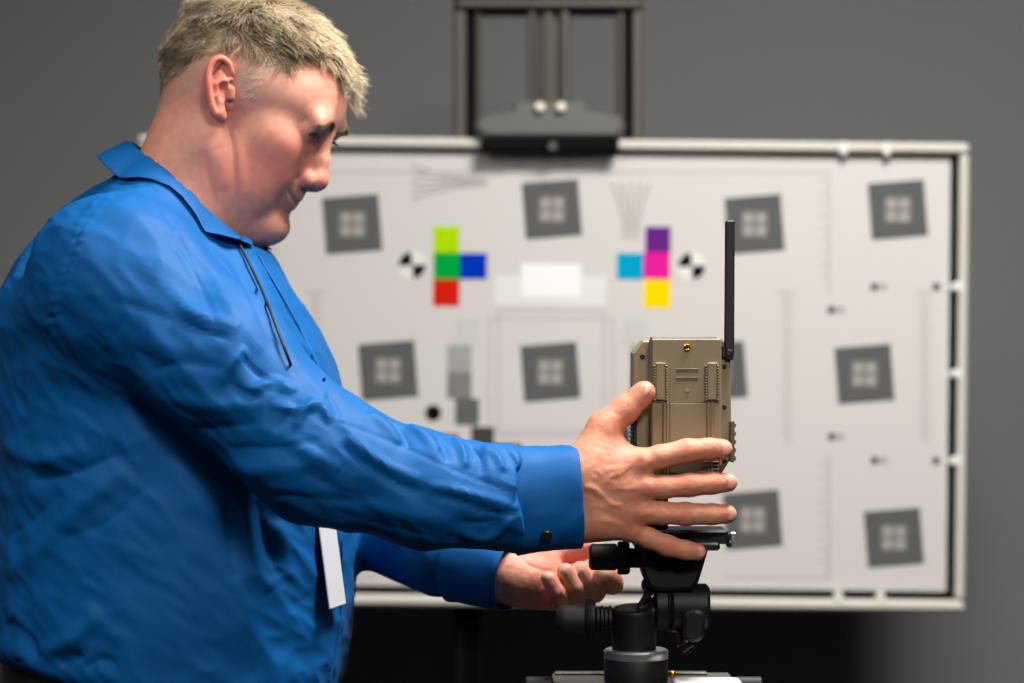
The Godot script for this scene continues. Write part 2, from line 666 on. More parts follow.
func print_image() -> ImageTexture:   # the faint print of the sheet: wedges, scales, frames, grey steps' surround
	var img := Image.create(1600, 892, false, Image.FORMAT_RGB8)
	var paper := rgb8(196, 193, 190)
	img.fill(paper)
	var to := func(px: float, py: float) -> Vector2:
		var c := cc(px, py) / size_at(CHART_Z)
		return Vector2(800 + c.x * 1600.0 / 796.0, 446 - (c.y - 2.42) * 892.0 / 434.0)
	var dab := func(p: Vector2, r: float, c: Color, k: float) -> void:
		for y in range(maxi(int(p.y - r), 0), mini(int(p.y + r) + 1, 892)):
			for x in range(maxi(int(p.x - r), 0), mini(int(p.x + r) + 1, 1600)):
				img.set_pixel(x, y, img.get_pixel(x, y).lerp(c, k))
	var line := func(x0: float, y0: float, x1: float, y1: float, w: float, c: Color, k := 1.0) -> void:
		var p: Vector2 = to.call(x0, y0)
		var q: Vector2 = to.call(x1, y1)
		var n := maxi(int(p.distance_to(q) / maxf(w * 0.8, 1.0)), 1)
		for i in n + 1:
			dab.call(p.lerp(q, float(i) / n), w, c, k)
	var box := func(x0: float, y0: float, x1: float, y1: float, c: Color) -> void:
		var p: Vector2 = to.call(x0, y0)
		var q: Vector2 = to.call(x1, y1)
		img.fill_rect(Rect2i(Vector2i(p), Vector2i(q - p)), c)
	var soft := rgb8(174, 171, 168)
	var ink := rgb8(120, 118, 114)
	# brighter field in the middle
	box.call(495, 275, 607, 306, rgb8(210, 209, 207))
	# hyperbolic wedges, mirrored about the middle
	for s in [1.0, -1.0]:
		if s > 0.0:
			for j in 5:
				var f := (j - 2.0) / 2.0
				for i in 60:
					var t := i / 60.0
					var u := 412.0 + 76.0 * t
					var h := 4.0 + 13.0 * pow(1.0 - t, 2.2)
					var x: float = u if s > 0 else 1102.0 - u
					dab.call(to.call(x, 182.0 + f * h), 1.8, ink, 0.55 * (1.0 - 0.6 * t))
			for j in 5:
				var f := (j - 2.0) / 2.0
				for i in 50:
					var t := i / 50.0
					var h := 7.0 + 12.0 * pow(1.0 - t, 2.2)
					var x := 631.0 + f * h
					dab.call(to.call(x if s > 0 else 1102.0 - x, 184.0 + 56.0 * t), 1.8, ink, 0.45 * (1.0 - 0.5 * t))
		for x in [787.0, 925.0]:
			var u: float = x if s > 0 else 1102.0 - x
			line.call(u, 292, u, 442, 2.5, soft, 0.7)
			line.call(u + 5, 292, u + 5, 442, 1.0, soft, 0.7)
			line.call(u - 8, 292, u + 10, 292, 2.0, soft, 0.6)
			for j in 24:
				line.call(u - 6, 296 + j * 6, u - 1, 296 + j * 6, 1.0, soft, 0.7)
		var v: float = 829.0 if s > 0 else 273.0
		line.call(v, 458, v, 578, 3.0, soft, 0.7)
		for j in 9:
			line.call(v - 10 * s, 466 + j * 12, v, 466 + j * 12, 1.0, soft, 0.8)
		line.call(v, 578, v - 102 * s, 578, 2.5, soft, 0.7)
		line.call(v, 172, v, 292, 3.0, soft, 0.5)
		line.call(v, 172, v - 230 * s, 172, 2.5, soft, 0.6)
		for j in 9:
			line.call(v - 10 * s, 180 + j * 12, v, 180 + j * 12, 1.0, soft, 0.6)
		# fine marks by the edge
		for q in [[833.0, 310.0], [876.0, 287.0], [833.0, 437.0], [876.0, 461.0], [938.0, 287.0], [938.0, 461.0]]:
			var x: float = q[0] if s > 0 else 1102.0 - q[0]
			dab.call(to.call(x - 1, q[1]), 7.0, rgb8(40, 40, 40), 0.8)
			if q[0] < 900:
				dab.call(to.call(x + 8, q[1]), 6.0, ink, 0.75)
				dab.call(to.call(x + 8, q[1]), 1.5, paper, 0.9)
	# double frame round the middle square
	for o in [0.0, 9.0]:
		line.call(489 + o, 319 - o, 613 - o, 319 - o, 2.0, soft, 0.8)
		line.call(489 + o, 432 + o * 0.4, 613 - o, 432 + o * 0.4, 2.0, soft, 0.8)
		line.call(489 + o, 319 - o, 489 + o, 436, 2.0, soft, 0.8)
		line.call(613 - o, 319 - o, 613 - o, 436, 2.0, soft, 0.8)
	return ImageTexture.create_from_image(img)


func star_image() -> ImageTexture:   # the grey square with its fine centre figure
	var img := Image.create(128, 128, false, Image.FORMAT_RGB8)
	for y in 128:
		for x in 128:
			var d := Vector2(x - 63.5, y - 63.5)
			var turned := d.rotated(-0.088)
			var c := rgb8(84, 86, 86)
			if absf(turned.x) < 29 and absf(turned.y) < 29:
				var ring := 0.5 + 0.5 * sin(d.length() * 0.9)
				var spoke := 0.5 + 0.5 * cos(8.0 * d.angle())
				var g := 118.0 + 44.0 * absf(sin(turned.x * 0.108) * sin(turned.y * 0.108)) + 5.0 * ring * spoke
				if d.length() < 4:
					g = 112.0
				c = Color(g / 255.0, (g - 3) / 255.0, (g - 7) / 255.0)
			img.set_pixel(x, y, c)
	return ImageTexture.create_from_image(img)


func flat_print(m: Material, w: float, h: float, depth: float) -> ArrayMesh:   # a thin sheet with its picture on the front
	var st := started()
	var a := Vector3(-w / 2, -h / 2, depth)
	var e := [[a, Vector2(0, 1)], [a + Vector3(w, 0, 0), Vector2(1, 1)], [a + Vector3(w, h, 0), Vector2(1, 0)], [a + Vector3(0, h, 0), Vector2(0, 0)]]
	for i in [0, 2, 1, 0, 3, 2]:
		st.set_normal(Vector3(0, 0, 1))
		st.set_uv(e[i][1])
		st.add_vertex(e[i][0])
	for i in 4:
		var p: Vector3 = e[i][0]
		var q: Vector3 = e[(i + 1) % 4][0]
		st.set_uv(Vector2(0.01, 0.01))
		quad(st, p, p - Vector3(0, 0, depth), q - Vector3(0, 0, depth), q)
	st.set_material(m)
	return st.commit()


func test_chart() -> void:
	var k := size_at(CHART_Z)
	var mid := at(551, 373, CHART_Z)
	var o := thing("test_chart", "large white camera test chart with grey squares and colour patches in a pale frame", "test chart", mid)
	o.rotation.z = -CHART_TILT
	var W := 830.0 * k
	var H := 468.0 * k
	var st := started()
	bevel_box(st, Vector3(0, 0, -0.02), Vector3(W - 0.01, H - 0.01, 0.02), 0.002)
	piece("backing_board", st, M.board_black, o)
	for s in [-1.0, 1.0]:
		st = started()
		bevel_box(st, Vector3(0, s * (H / 2 - 0.008), -0.008), Vector3(W, 0.0148, 0.036), 0.004)
		piece("frame_rail", st, M.alu_light, o)
		st = started()
		bevel_box(st, Vector3(s * (W / 2 - 0.0065), 0, -0.0081), Vector3(0.013, H - 0.034, 0.036), 0.004)
		piece("frame_rail", st, M.alu_light, o)
	var sheet := mat("chart_sheet", Color.WHITE, 0.75, 0.0, 0.35)
	sheet.albedo_texture = print_image()
	sheet.texture_repeat = false
	obj("printed_sheet", flat_print(sheet, 796 * k, 434 * k, 0.004), o, Vector3(0, 0.0035, -0.01))
	var zf := -0.0058
	var star := mat("chart_grey", Color.WHITE, 0.8, 0.0, 0.3)
	star.albedo_texture = star_image()
	star.texture_repeat = false
	var sq := flat_print(star, 56.5 * k, 56.5 * k, 0.0004)
	for p in [[352, 224], [552, 209], [755, 224], [898.5, 209.5], [388, 370.5], [550.5, 372], [718, 371], [865, 374], [753, 520], [894.5, 538], [205, 209], [238, 372], [207, 536], [349, 519], [551, 535]]:
		var c := cc(p[0], p[1])
		var g := obj("grey_square", sq, o, Vector3(c.x, c.y, zf))
		g.rotation.z = 0.088
	var patch := func(called: String, x0: float, y0: float, x1: float, y1: float, c: Color) -> void:
		var m := mat("ink_%02x%02x%02x" % [c.r8, c.g8, c.b8], Color(c.r * 0.96, c.g * 0.96, c.b * 0.96), 0.8, 0.0, 0.12)
		var p := cc((x0 + x1) / 2, (y0 + y1) / 2)
		obj(called, flat_print(m, (x1 - x0) * k, (y1 - y0) * k, 0.0004), o, Vector3(p.x, p.y, zf))
	patch.call("colour_patch", 433.5, 226, 459.5, 252.5, rgb8(168, 212, 0))
	patch.call("colour_patch", 433.5, 252.5, 460, 279.3, rgb8(0, 158, 60))
	patch.call("colour_patch", 433, 279.3, 459.5, 306, rgb8(200, 30, 16))
	patch.call("colour_patch", 460, 253, 487, 279, rgb8(0, 50, 178))
	patch.call("colour_patch", 645.5, 226.5, 671, 252, rgb8(96, 36, 128))
	patch.call("colour_patch", 617, 253, 643.5, 279.3, rgb8(0, 154, 196))
	patch.call("colour_patch", 643.5, 252, 670.5, 278.7, rgb8(216, 30, 150))
	patch.call("colour_patch", 644, 279, 671, 308, rgb8(246, 208, 0))
	patch.call("colour_patch", 434, 434, 459, 462, rgb8(150, 78, 44))
	patch.call("colour_patch", 643, 434, 668, 462, rgb8(196, 140, 118))
	patch.call("white_patch", 521, 264, 581, 297, rgb8(238, 238, 238))
	for s in [1.0, -1.0]:
		for q in [[455, 318, 479, 345, 196], [447, 345, 471.5, 372, 158], [447, 372, 471.5, 398.5, 124], [455, 398.5, 479, 425, 98], [471, 427, 494, 450, 68], [493, 444, 522, 468, 40]]:
			var x0: float = q[0]
			var x1: float = q[2]
			if s < 0:
				x0 = 1102.0 - q[2]
				x1 = 1102.0 - q[0]
			patch.call("grey_step", x0, q[1], x1, q[3], rgb8(q[4], q[4], q[4] - 2))
	for q in [[412, 265], [692, 266]]:
		var c := cc(q[0], q[1])
		var white := started()
		lathe(white, [Vector2(0, 0), Vector2(14.5 * k, 0), Vector2(14.5 * k, 0.0004), Vector2(0, 0.0004)], Transform3D(Basis(Vector3.RIGHT, PI / 2), Vector3.ZERO), 36)
		var g := piece("register_mark", white, M.clip_white, o, Vector3(c.x, c.y, zf))
		var dark := started()
		for h in [0.0, PI]:
			var fan := PackedVector2Array([Vector2.ZERO])
			for i in 10:
				fan.append(Vector2.from_angle(PI / 2 + h + 0.08 + PI / 2 * i / 9.0) * 13.5 * k)
			plate(dark, fan, 0.0004, 0.0007, 0.0)
		piece("dark_quarter", dark, M.board_black, g)
	var dot := started()
	lathe(dot, [Vector2(0, 0), Vector2(8.0 * k, 0), Vector2(8.0 * k, 0.0005), Vector2(0, 0.0005)], Transform3D(Basis(Vector3.RIGHT, PI / 2), Vector3.ZERO), 28)
	for q in [433.0, 669.0]:
		var c := cc(q, 413)
		piece("black_dot", dot, M.board_black, o, Vector3(c.x, c.y, zf))
	# the white clips that hold the sheet in its frame
	var clip := started()
	plate(clip, PackedVector2Array([Vector2(-0.0085, 0.011), Vector2(0.0085, 0.011), Vector2(0.0085, 0.0), Vector2(0.004, -0.009), Vector2(-0.004, -0.009), Vector2(-0.0085, 0.0)]), 0.0, 0.016, 0.002)
	clip.set_material(M.clip_white)
	var shape := clip.commit()
	for q in [[843, 150, 0.0], [886, 150.5, 0.0], [258, 146, 0.0], [215, 146, 0.0], [956, 287, -PI / 2], [955.5, 374, -PI / 2], [954.5, 461, -PI / 2], [146, 287, PI / 2], [146, 374, PI / 2], [146, 461, PI / 2], [838, 597, PI], [880, 597.5, PI], [262, 595, PI], [220, 595, PI]]:
		var c := cc(q[0], q[1])
		var g := obj("sheet_clip", shape, o, Vector3(c.x, c.y, -0.004))
		g.rotation.z = q[2]
		g.scale = Vector3(0.85, 1.0, 0.9)


func chart_stand() -> void:
	var z := CHART_Z - 0.06
	var foot := at(548, 341, z)
	foot.y = 0.0
	var o := thing("chart_stand", "dark metal stand with twin uprights and a clamp holding the test chart", "stand", foot)
	var back := -foot
	var k := size_at(z)
	var bar := func(called: String, x0: float, x1: float, ytop: float, ybot: float, zz: float, depth: float, m: Material) -> void:
		var st := started()
		var p := at(x0, 0, zz)
		var q := at(x1, 0, zz)
		bevel_box(st, Vector3((p.x + q.x) / 2, (ytop + ybot) / 2, zz), Vector3(q.x - p.x, ytop - ybot, depth), 0.004)
		piece(called, st, m, o, back)
	var y := func(py: float) -> float: return EYE.y - (py - 341.5) * k
	# outer uprights: two ribs with a groove between, down to the feet
	bar.call("upright", 454, 467, y.call(-2), y.call(372), z, 0.05, M.stand_metal)
	bar.call("lower_upright", 454, 467, y.call(372), 0.05, z, 0.05, M.board_black)
	bar.call("upright", 467, 475, y.call(-2), 0.05, z - 0.006, 0.04, M.board_black)
	bar.call("upright", 475, 481, y.call(-2), y.call(372), z, 0.045, M.stand_metal)
	bar.call("lower_upright", 475, 481, y.call(372), 0.05, z, 0.045, M.board_black)
	bar.call("upright", 617, 624, y.call(-2), y.call(372), z, 0.045, M.stand_metal)
	bar.call("lower_upright", 617, 624, y.call(372), 0.05, z, 0.045, M.board_black)
	bar.call("upright", 624, 631, y.call(-2), 0.05, z - 0.006, 0.04, M.board_black)
	bar.call("upright", 631, 642, y.call(-2), y.call(372), z, 0.05, M.stand_metal)
	bar.call("lower_upright", 631, 642, y.call(372), 0.05, z, 0.05, M.board_black)
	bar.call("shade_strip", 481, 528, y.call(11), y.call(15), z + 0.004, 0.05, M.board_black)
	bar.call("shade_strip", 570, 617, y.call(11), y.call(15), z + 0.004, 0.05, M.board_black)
	bar.call("crossbar", 456, 642, y.call(1.5), y.call(11), z + 0.005, 0.06, M.stand_metal)
	bar.call("crossbar", 454, 644, y.call(-12), y.call(1), z + 0.004, 0.07, M.board_black)
	bar.call("crossbar", 456, 642, 0.62, 0.56, z, 0.05, M.board_black)
	bar.call("base_foot", 450, 485, 0.05, 0.0, z + 0.05, 0.7, M.stand_metal)
	bar.call("base_foot", 612, 647, 0.05, 0.0, z + 0.05, 0.7, M.stand_metal)
	bar.call("centre_rail", 528, 536, y.call(8), y.call(112), z + 0.01, 0.03, M.stand_metal)
	bar.call("centre_rail", 536, 560, y.call(8), y.call(112), z - 0.002, 0.03, M.stand_metal)
	bar.call("centre_rail", 543, 553, y.call(8), y.call(112), z + 0.012, 0.02, M.stand_metal)
	bar.call("centre_rail", 560, 570, y.call(8), y.call(112), z + 0.01, 0.03, M.stand_metal)
	# the clamp carriage over the chart's top edge
	var st := started()
	var kk := size_at(CHART_Z + 0.03)
	var pts := PackedVector2Array()
	for q in [[516, 101], [586, 101], [588, 110], [620, 117], [626, 126], [616, 137], [484, 137], [474, 126], [480, 117], [512, 110]]:
		pts.append(Vector2((q[0] - 512.0) * kk, EYE.y - (q[1] - 341.5) * kk))
	plate(st, pts, CHART_Z + 0.011, CHART_Z + 0.03, 0.005)
	bevel_box(st, Vector3((550.0 - 512) * kk, EYE.y - (121.0 - 341.5) * kk, CHART_Z - 0.02), Vector3(120 * kk, 20 * kk, 0.07), 0.004)
	piece("clamp_carriage", st, M.stand_plate, o, back)
	st = started()
	bevel_box(st, Vector3((550.0 - 512) * kk, EYE.y - (144.0 - 341.5) * kk, CHART_Z + 0.022), Vector3(138 * kk, 14 * kk, 0.016), 0.003)
	piece("clamp_jaw", st, M.board_black, o, back)
	for x in [540.0, 561.0]:
		st = started()
		rod(st, at(x, 107, CHART_Z + 0.028), at(x, 107, CHART_Z + 0.04), 4.8 * kk, 0.002)
		piece("bolt", st, M.bolt, o, back)
	st = started()
	rod(st, at(552.5, 146.5, CHART_Z + 0.028), at(552.5, 146.5, CHART_Z + 0.038), 4.5 * kk, 0.002)
	piece("clamp_screw", st, M.stand_plate, o, back)


# ------------------------------------------------------------------ tripod with its three-way head
const TZ := -0.03


func tripod() -> void:
	var k := size_at(TZ)
	var foot := at(640, 341, TZ)
	foot.y = 0.0
	var o := thing("tripod", "black tripod with a three-way head carrying the tan rugged camera", "tripod", foot)
	var back := -foot
	var st: SurfaceTool
	# the quick release plate under the camera
	st = started()
	var p := at(680, 535, TZ)
	bevel_box(st, Vector3(p.x, p.y, TZ), Vector3(92 * k, 14 * k, 0.05), 0.002)
	bevel_box(st, Vector3(p.x - 0.004, p.y - 0.0085, TZ), Vector3(84 * k, 8 * k, 0.056), 0.002)
	var plate_part := piece("release_plate", st, M.head_black, o, back)
	st = started()
	p = at(722, 537, TZ + 0.005)
	bevel_box(st, p, Vector3(14 * k, 9 * k, 0.024), 0.0015)
	bevel_box(st, p + Vector3(0.006, -0.006, 0.004), Vector3(5 * k, 6 * k, 0.012), 0.001)
	piece("release_lever", st, M.head_black, plate_part)
	st = started()
	bevel_box(st, at(733, 536, TZ + 0.008), Vector3(6 * k, 8 * k, 0.01), 0.001)
	piece("lever_tip", st, M.satin_metal, plate_part)
	# tilting block
	st = started()
	var pts := PackedVector2Array()
	for q in [[640, 540], [704, 540], [706, 550], [697, 580], [690, 589], [655, 589], [646, 584], [641, 572], [639, 555]]:
		var c := at(q[0], q[1], TZ)
		pts.append(Vector2(c.x, c.y))
	plate(st, pts, TZ - 0.025, TZ + 0.022, 0.004)
	piece("tilt_block", st, M.head_black, o, back)
	# upper knob pointing left
	var u := func(x: float, y: float, z := TZ) -> Vector3: return at(x, y, z)
	var zz := TZ - 0.004
	st = started()
	lathe(st, [Vector2(0, 0), Vector2(10 * k, 0.0), Vector2(13 * k, 2.5 * k), Vector2(13.3 * k, 26 * k), Vector2(12 * k, 28 * k), Vector2(0, 28 * k)], along(u.call(589, 557, zz), u.call(620, 557, zz)), 48, 16, 0.02)
	var knob := piece("tilt_knob", st, M.rubber, o, back)
	st = started()
	lathe(st, [Vector2(0, 0), Vector2(13 * k, 0), Vector2(14.5 * k, 1.5 * k), Vector2(14.5 * k, 10 * k), Vector2(13 * k, 12 * k), Vector2(0, 12 * k)], along(u.call(617.5, 559, zz), u.call(632, 559, zz), 0.5), 60, 5, 0.22)
	lathe(st, [Vector2(10 * k, 0), Vector2(10 * k, 12 * k)], along(u.call(629, 558, zz), u.call(642, 558, zz)), 32)
	piece("knob_collar", st, M.head_black, knob)
	# lower knob
	zz = TZ + 0.004
	st = started()
	lathe(st, [Vector2(0, 0), Vector2(9 * k, 0), Vector2(13 * k, 4 * k), Vector2(14 * k, 10 * k), Vector2(14 * k, 30 * k), Vector2(0, 30 * k)], along(u.call(556, 619.5, zz), u.call(590, 619.5, zz)), 48, 14, 0.025)
	knob = piece("pan_knob", st, M.rubber, o, back)
	st = started()
	lathe(st, [Vector2(0, 0), Vector2(15.5 * k, 0), Vector2(16.5 * k, 1.2 * k), Vector2(16.5 * k, 9 * k), Vector2(15 * k, 10.5 * k), Vector2(0, 10.5 * k)], along(u.call(585, 619, zz), u.call(597, 619, zz), 0.6), 60, 5, 0.2)
	for q in [[596, 12.5], [600, 13.2], [604, 12.5], [608, 13.0]]:
		lathe(st, [Vector2(0, 0), Vector2((q[1] - 1.5) * k, 0), Vector2(q[1] * k, 0.8 * k), Vector2(q[1] * k, 3.2 * k), Vector2((q[1] - 1.5) * k, 4 * k), Vector2(0, 4 * k)], along(u.call(q[0], 619, zz), u.call(q[0] + 5, 619, zz)), 40)
	piece("knob_collar", st, M.head_black, knob)
	# upright column with its oval cap, gusset and the cylinder across
	var clay := Clay.new()
	clay.cap(u.call(634, 612), u.call(634, 652), 22.5 * k, 22 * k)
	clay.below(u.call(634, 607), Vector3(-0.05, 1, 0.12), 0.003)
	clay.below(u.call(634, 651), Vector3.DOWN, 0.002)
	clay.cap(u.call(646, 619), u.call(672, 603), 12 * k, 17 * k, 0.004)
	clay.cap(u.call(640, 606, TZ + 0.006), u.call(659, 578, TZ + 0.006), 3.2 * k, 5 * k, 0.003)
	clay.cap(u.call(640, 606, TZ - 0.006), u.call(659, 578, TZ - 0.006), 3.2 * k, 5 * k, 0.003)
	clay.cap(u.call(650, 585), u.call(672, 578), 9 * k, 12 * k, 0.004)
	var net := clay.net(0.0016, u.call(600, 668) - Vector3(0, 0, 0.04), u.call(705, 555) + Vector3(0, 0, 0.04))
	var am := ArrayMesh.new()
	add_arrays(am, net[0], net[1], M.head_black)
	obj("head_column", am, o, back)
	st = started()
	rod(st, u.call(655, 606.5), u.call(668, 606.5), 22.5 * k, 0.0015, 56)
	rod(st, u.call(668, 606.5), u.call(669.5, 606.5), 21 * k, 0.0005, 56)
	rod(st, u.call(669.5, 606.5), u.call(709, 606.5), 23 * k, 0.003, 56)
	piece("head_cylinder", st, M.head_black, o, back)
	# rounded lever on the front of the cylinder
	st = started()
	pts = PackedVector2Array()
	var mid := at(693.5, 625, TZ + 0.02)
	for i in 20:
		var th := TAU * i / 20.0
		var q := Vector2(cos(th) * 11 * k, sin(th) * 9 * k + (7.5 * k if sin(th) >= 0 else -7.5 * k))
		pts.append(Vector2(mid.x, mid.y) + q.rotated(-0.06))
	plate(st, pts, TZ + 0.008, TZ + 0.029, 0.003)
	piece("lock_lever", st, M.head_black, o, back)
	st = started()
	rod(st, u.call(676, 632), u.call(690, 652), 6 * k, 0.001)
	rod(st, u.call(664, 627), u.call(690, 634), 5 * k, 0.001)
	bevel_box(st, u.call(686, 645, TZ + 0.004), Vector3(17 * k, 10 * k, 0.012), 0.002, Basis(Vector3.BACK, 0.6))
	piece("lock_bracket", st, M.head_black, o, back)
	st = started()
	rod(st, u.call(686, 640, TZ + 0.006), u.call(686, 640, TZ + 0.013), 2.0 * k, 0.0004, 14)
	rod(st, u.call(672, 631, TZ + 0.006), u.call(677, 631, TZ + 0.008), 1.4 * k, 0.0003, 14)
	piece("pivot_pin", st, M.brass, o, back)
	# silver ring and the black base
	st = started()
	lathe(st, [Vector2(20 * k, 0), Vector2(31.5 * k, 0), Vector2(32.3 * k, 1 * k), Vector2(32.3 * k, 7 * k), Vector2(30.5 * k, 9 * k), Vector2(20 * k, 9 * k)], Transform3D(Basis(), u.call(636, 658)), 56)
	piece("silver_ring", st, M.satin_metal, o, back)
	st = started()
	lathe(st, [Vector2(0, 0), Vector2(30 * k, 0), Vector2(32 * k, 1.5 * k), Vector2(32 * k, 22 * k), Vector2(31 * k, 23.5 * k), Vector2(0, 23.5 * k)], Transform3D(Basis(), u.call(636, 680.5)), 56)
	piece("head_base", st, M.head_black, o, back)
	# the sliding rail with its end knobs
	var top: float = u.call(636, 680.5).y
	st = started()
	var x0: float = at(553, 0, TZ).x
	var x1: float = at(735, 0, TZ).x
	bevel_box(st, Vector3((x0 + x1) / 2, top - 0.009, TZ), Vector3(x1 - x0, 0.018, 0.11), 0.002)
	var rail := piece("slide_rail", st, M.rail_metal, o, back)
	st = started()
	bevel_box(st, Vector3((x0 + x1) / 2 - 0.01, top + 0.0012, TZ - 0.042), Vector3(x1 - x0 - 0.025, 0.0024, 0.012), 0.0008)
	piece("rail_strip", st, M.stand_metal, rail)
	st = started()
	pts = PackedVector2Array()
	for i in 24:
		var th := TAU * i / 24.0
		pts.append(Vector2(cos(th) * 0.009 + (0.022 if cos(th) > 0 else -0.022), sin(th) * 0.009 + (0.012 if sin(th) > 0 else -0.012)))
	var up := started()
	plate(up, pts, 0.0, 0.004, 0.0015)
	var lid := piece("cover_plate", up, M.white_plastic, rail, Vector3(at(705, 0, TZ).x, top, TZ + 0.026))
	lid.rotation.x = -PI / 2
	for s in [[525.0, 553.0], [735.0, 762.0]]:
		st = started()
		rod(st, at(s[0], 684, TZ), at(s[1], 684, TZ), 7.5 * k, 0.0015)
		piece("end_knob", st, M.rubber, rail)
	st = started()
	rod(st, u.call(672, 678, TZ - 0.03), u.call(672, 671, TZ - 0.03), 4 * k, 0.001, 16)
	piece("brass_screw", st, M.brass, rail)
	# shoulder and legs, down to the floor
	st = started()
	var hub := Vector3(at(640, 0, TZ).x, top - 0.018, TZ)
	lathe(st, [Vector2(0, -0.16), Vector2(0.03, -0.16), Vector2(0.045, -0.1), Vector2(0.045, -0.04), Vector2(0.036, 0), Vector2(0, 0)], Transform3D(Basis(), hub), 32)
	piece("shoulder", st, M.head_black, o, back)
	for i in 3:
		var th := TAU * i / 3.0 + PI / 6 + PI
		var dir := Vector3(cos(th), 0, sin(th))
		var a := hub + Vector3(0, -0.08, 0) + dir * 0.04
		var e := Vector3(hub.x, 0.012, hub.z) + dir * 0.42
		st = started()
		rod(st, a, a.lerp(e, 0.55), 0.016)
		rod(st, a.lerp(e, 0.5), e, 0.012)
		var leg := piece("leg", st, M.head_black, o, back)
		st = started()
		lathe(st, [Vector2(0, 0), Vector2(0.018, 0), Vector2(0.02, 0.006), Vector2(0.014, 0.03), Vector2(0, 0.03)], Transform3D(Basis(), Vector3(e.x, 0.0, e.z)), 20)
		piece("rubber_foot", st, M.rubber, leg)


func rugged_camera() -> void:
	var foot := at(678, 527, TZ)
	var o := thing("rugged_camera", "tan rugged camera housing with clip rails and a black antenna, held by the man", "camera", foot)
	var back := -foot
	var poly := func(list: Array, z: float) -> PackedVector2Array:
		var r := PackedVector2Array()
		for i in range(0, list.size(), 2):
			var c := at(list[i], list[i + 1], z)
			r.append(Vector2(c.x, c.y))
		return r
	var k := size_at(0.0)
	var st := started()
	plate(st, poly.call([633, 353, 643, 340.5, 722, 340.5, 731, 350, 732, 458, 720, 477, 640, 477, 633, 470], -0.012), -0.062, -0.016, 0.0015)
	piece("housing", st, M.tan_shell, o, back)
	# the raised back plate, its left flank sloping down to the flange
	st = started()
	var flank_a := [at(651.5, 339, 0), at(651.5, 477, 0), at(649, 477, -0.0162), at(649, 340, -0.0162)]
	plate(st, poly.call([651.5, 338.5, 721.5, 338.5, 721.5, 466, 713, 477, 651.5, 477], -0.001), -0.0162, 0.0, 0.0012)
	quad(st, flank_a[0], flank_a[3], flank_a[2], flank_a[1])
	quad(st, flank_a[1], flank_a[2], at(651.5, 477, -0.0162), at(651.5, 477, 0))
	quad(st, flank_a[3], flank_a[0], at(651.5, 339, 0), at(651.5, 340, -0.0162))
	var bp := piece("back_plate", st, M.tan_shell, o, back)
	# clip pads with ribbed edges
	for x in [660.5, 712.0]:
		st = started()
		bevel_box(st, at(x, 382, 0.0015), Vector3(9.5 * k, 36 * k, 0.005), 0.001)
		piece("clip_pad", st, M.tan_shell, bp)
		for s in [-1.0, 1.0]:
			st = started()
			for i in 13:
				bevel_box(st, at(x + s * 5.9, 366 + i * 2.8, 0.002), Vector3(2.4 * k, 1.6 * k, 0.0045), 0.0004)
			var ribs := piece("edge_rib", st, M.tan_shell, bp)
			ribs.set_meta("kind", "stuff")
		st = started()
		bevel_box(st, at(x, 364, 0.0018), Vector3(11 * k, 3 * k, 0.0046), 0.0008)
		piece("pad_lip", st, M.tan_shell, bp)
		st = started()
		bevel_box(st, at(x + 0.5, 401.6, 0.0004), Vector3(11 * k, 2.2 * k, 0.0012), 0.0003)
		piece("pad_shadow_gap", st, M.tan_dark, bp)
	# rails running down, and the step of the lower panel
	for x in [664.5, 667.5, 708.5, 712.0]:
		st = started()
		bevel_box(st, at(x, 438, 0.0005), Vector3(2.0 * k, 72 * k, 0.0022), 0.0006)
		piece("guide_rail", st, M.tan_shell, bp)
	for x in [662.6, 706.8]:
		st = started()
		bevel_box(st, at(x, 438, 0.0001), Vector3(1.2 * k, 72 * k, 0.0006), 0.0001)
		piece("guide_groove", st, M.tan_dark, bp)
	st = started()
	bevel_box(st, at(688, 402.4, 0.0001), Vector3(38 * k, 1.1 * k, 0.0007), 0.0002)
	piece("panel_joint", st, M.tan_dark, bp)
	st = started()
	bevel_box(st, at(688, 438, 0.0002), Vector3(36 * k, 70 * k, 0.0012), 0.0004)
	piece("lower_panel", st, M.tan_shell, bp)
	# two recessed slots
	for y in [371.0, 379.5]:
		st = started()
		bevel_box(st, at(687, y, 0.0001), Vector3(22 * k, 2.6 * k, 0.0007), 0.0002)
		piece("slot", st, M.tan_dark, bp)
		st = started()
		bevel_box(st, at(687, y - 2.0, 0.0003), Vector3(23 * k, 1.0 * k, 0.001), 0.0003)
		piece("slot_lip", st, M.tan_shell, bp)
	st = started()
	rod(st, at(687, 391, -0.001), at(687, 391, 0.001), 2.3 * k, 0.0006, 20)
	piece("stud", st, M.tan_shell, bp)
	st = started()
	lathe(st, [Vector2(1.6 * k, 0.0002), Vector2(1.6 * k, 0.002), Vector2(2.6 * k, 0.0026), Vector2(3.6 * k, 0.002), Vector2(3.6 * k, 0)], along(at(687, 347.5, -0.0005), at(687, 347.5, 0.01)), 28)
	var insert := piece("brass_insert", st, M.brass, bp)
	st = started()
	rod(st, at(687, 347.5, -0.001), at(687, 347.5, 0.0006), 1.9 * k, 0.0002, 18)
	piece("insert_hole", st, M.screw_black, bp)
	for y in [462.0, 465.5, 469.0, 472.5]:
		st = started()
		bevel_box(st, at(711, y, 0.0004), Vector3(15 * k, 1.6 * k, 0.002), 0.0004)
		piece("vent_rib", st, M.tan_shell, bp)
		st = started()
		bevel_box(st, at(711, y + 1.75, 0.0001), Vector3(15 * k, 1.2 * k, 0.0006), 0.0001)
		piece("vent_gap", st, M.screw_black, bp)
	for q in [[642.5, 356.5, 2.6], [724.5, 366.5, 2.2], [724.5, 407, 2.2], [724.5, 446, 2.2], [725, 461, 2.2]]:
		st = started()
		rod(st, at(q[0], q[1], -0.017), at(q[0], q[1], -0.0145), q[2] * k, 0.0005, 20)
		piece("screw", st, M.screw_black, o, back)
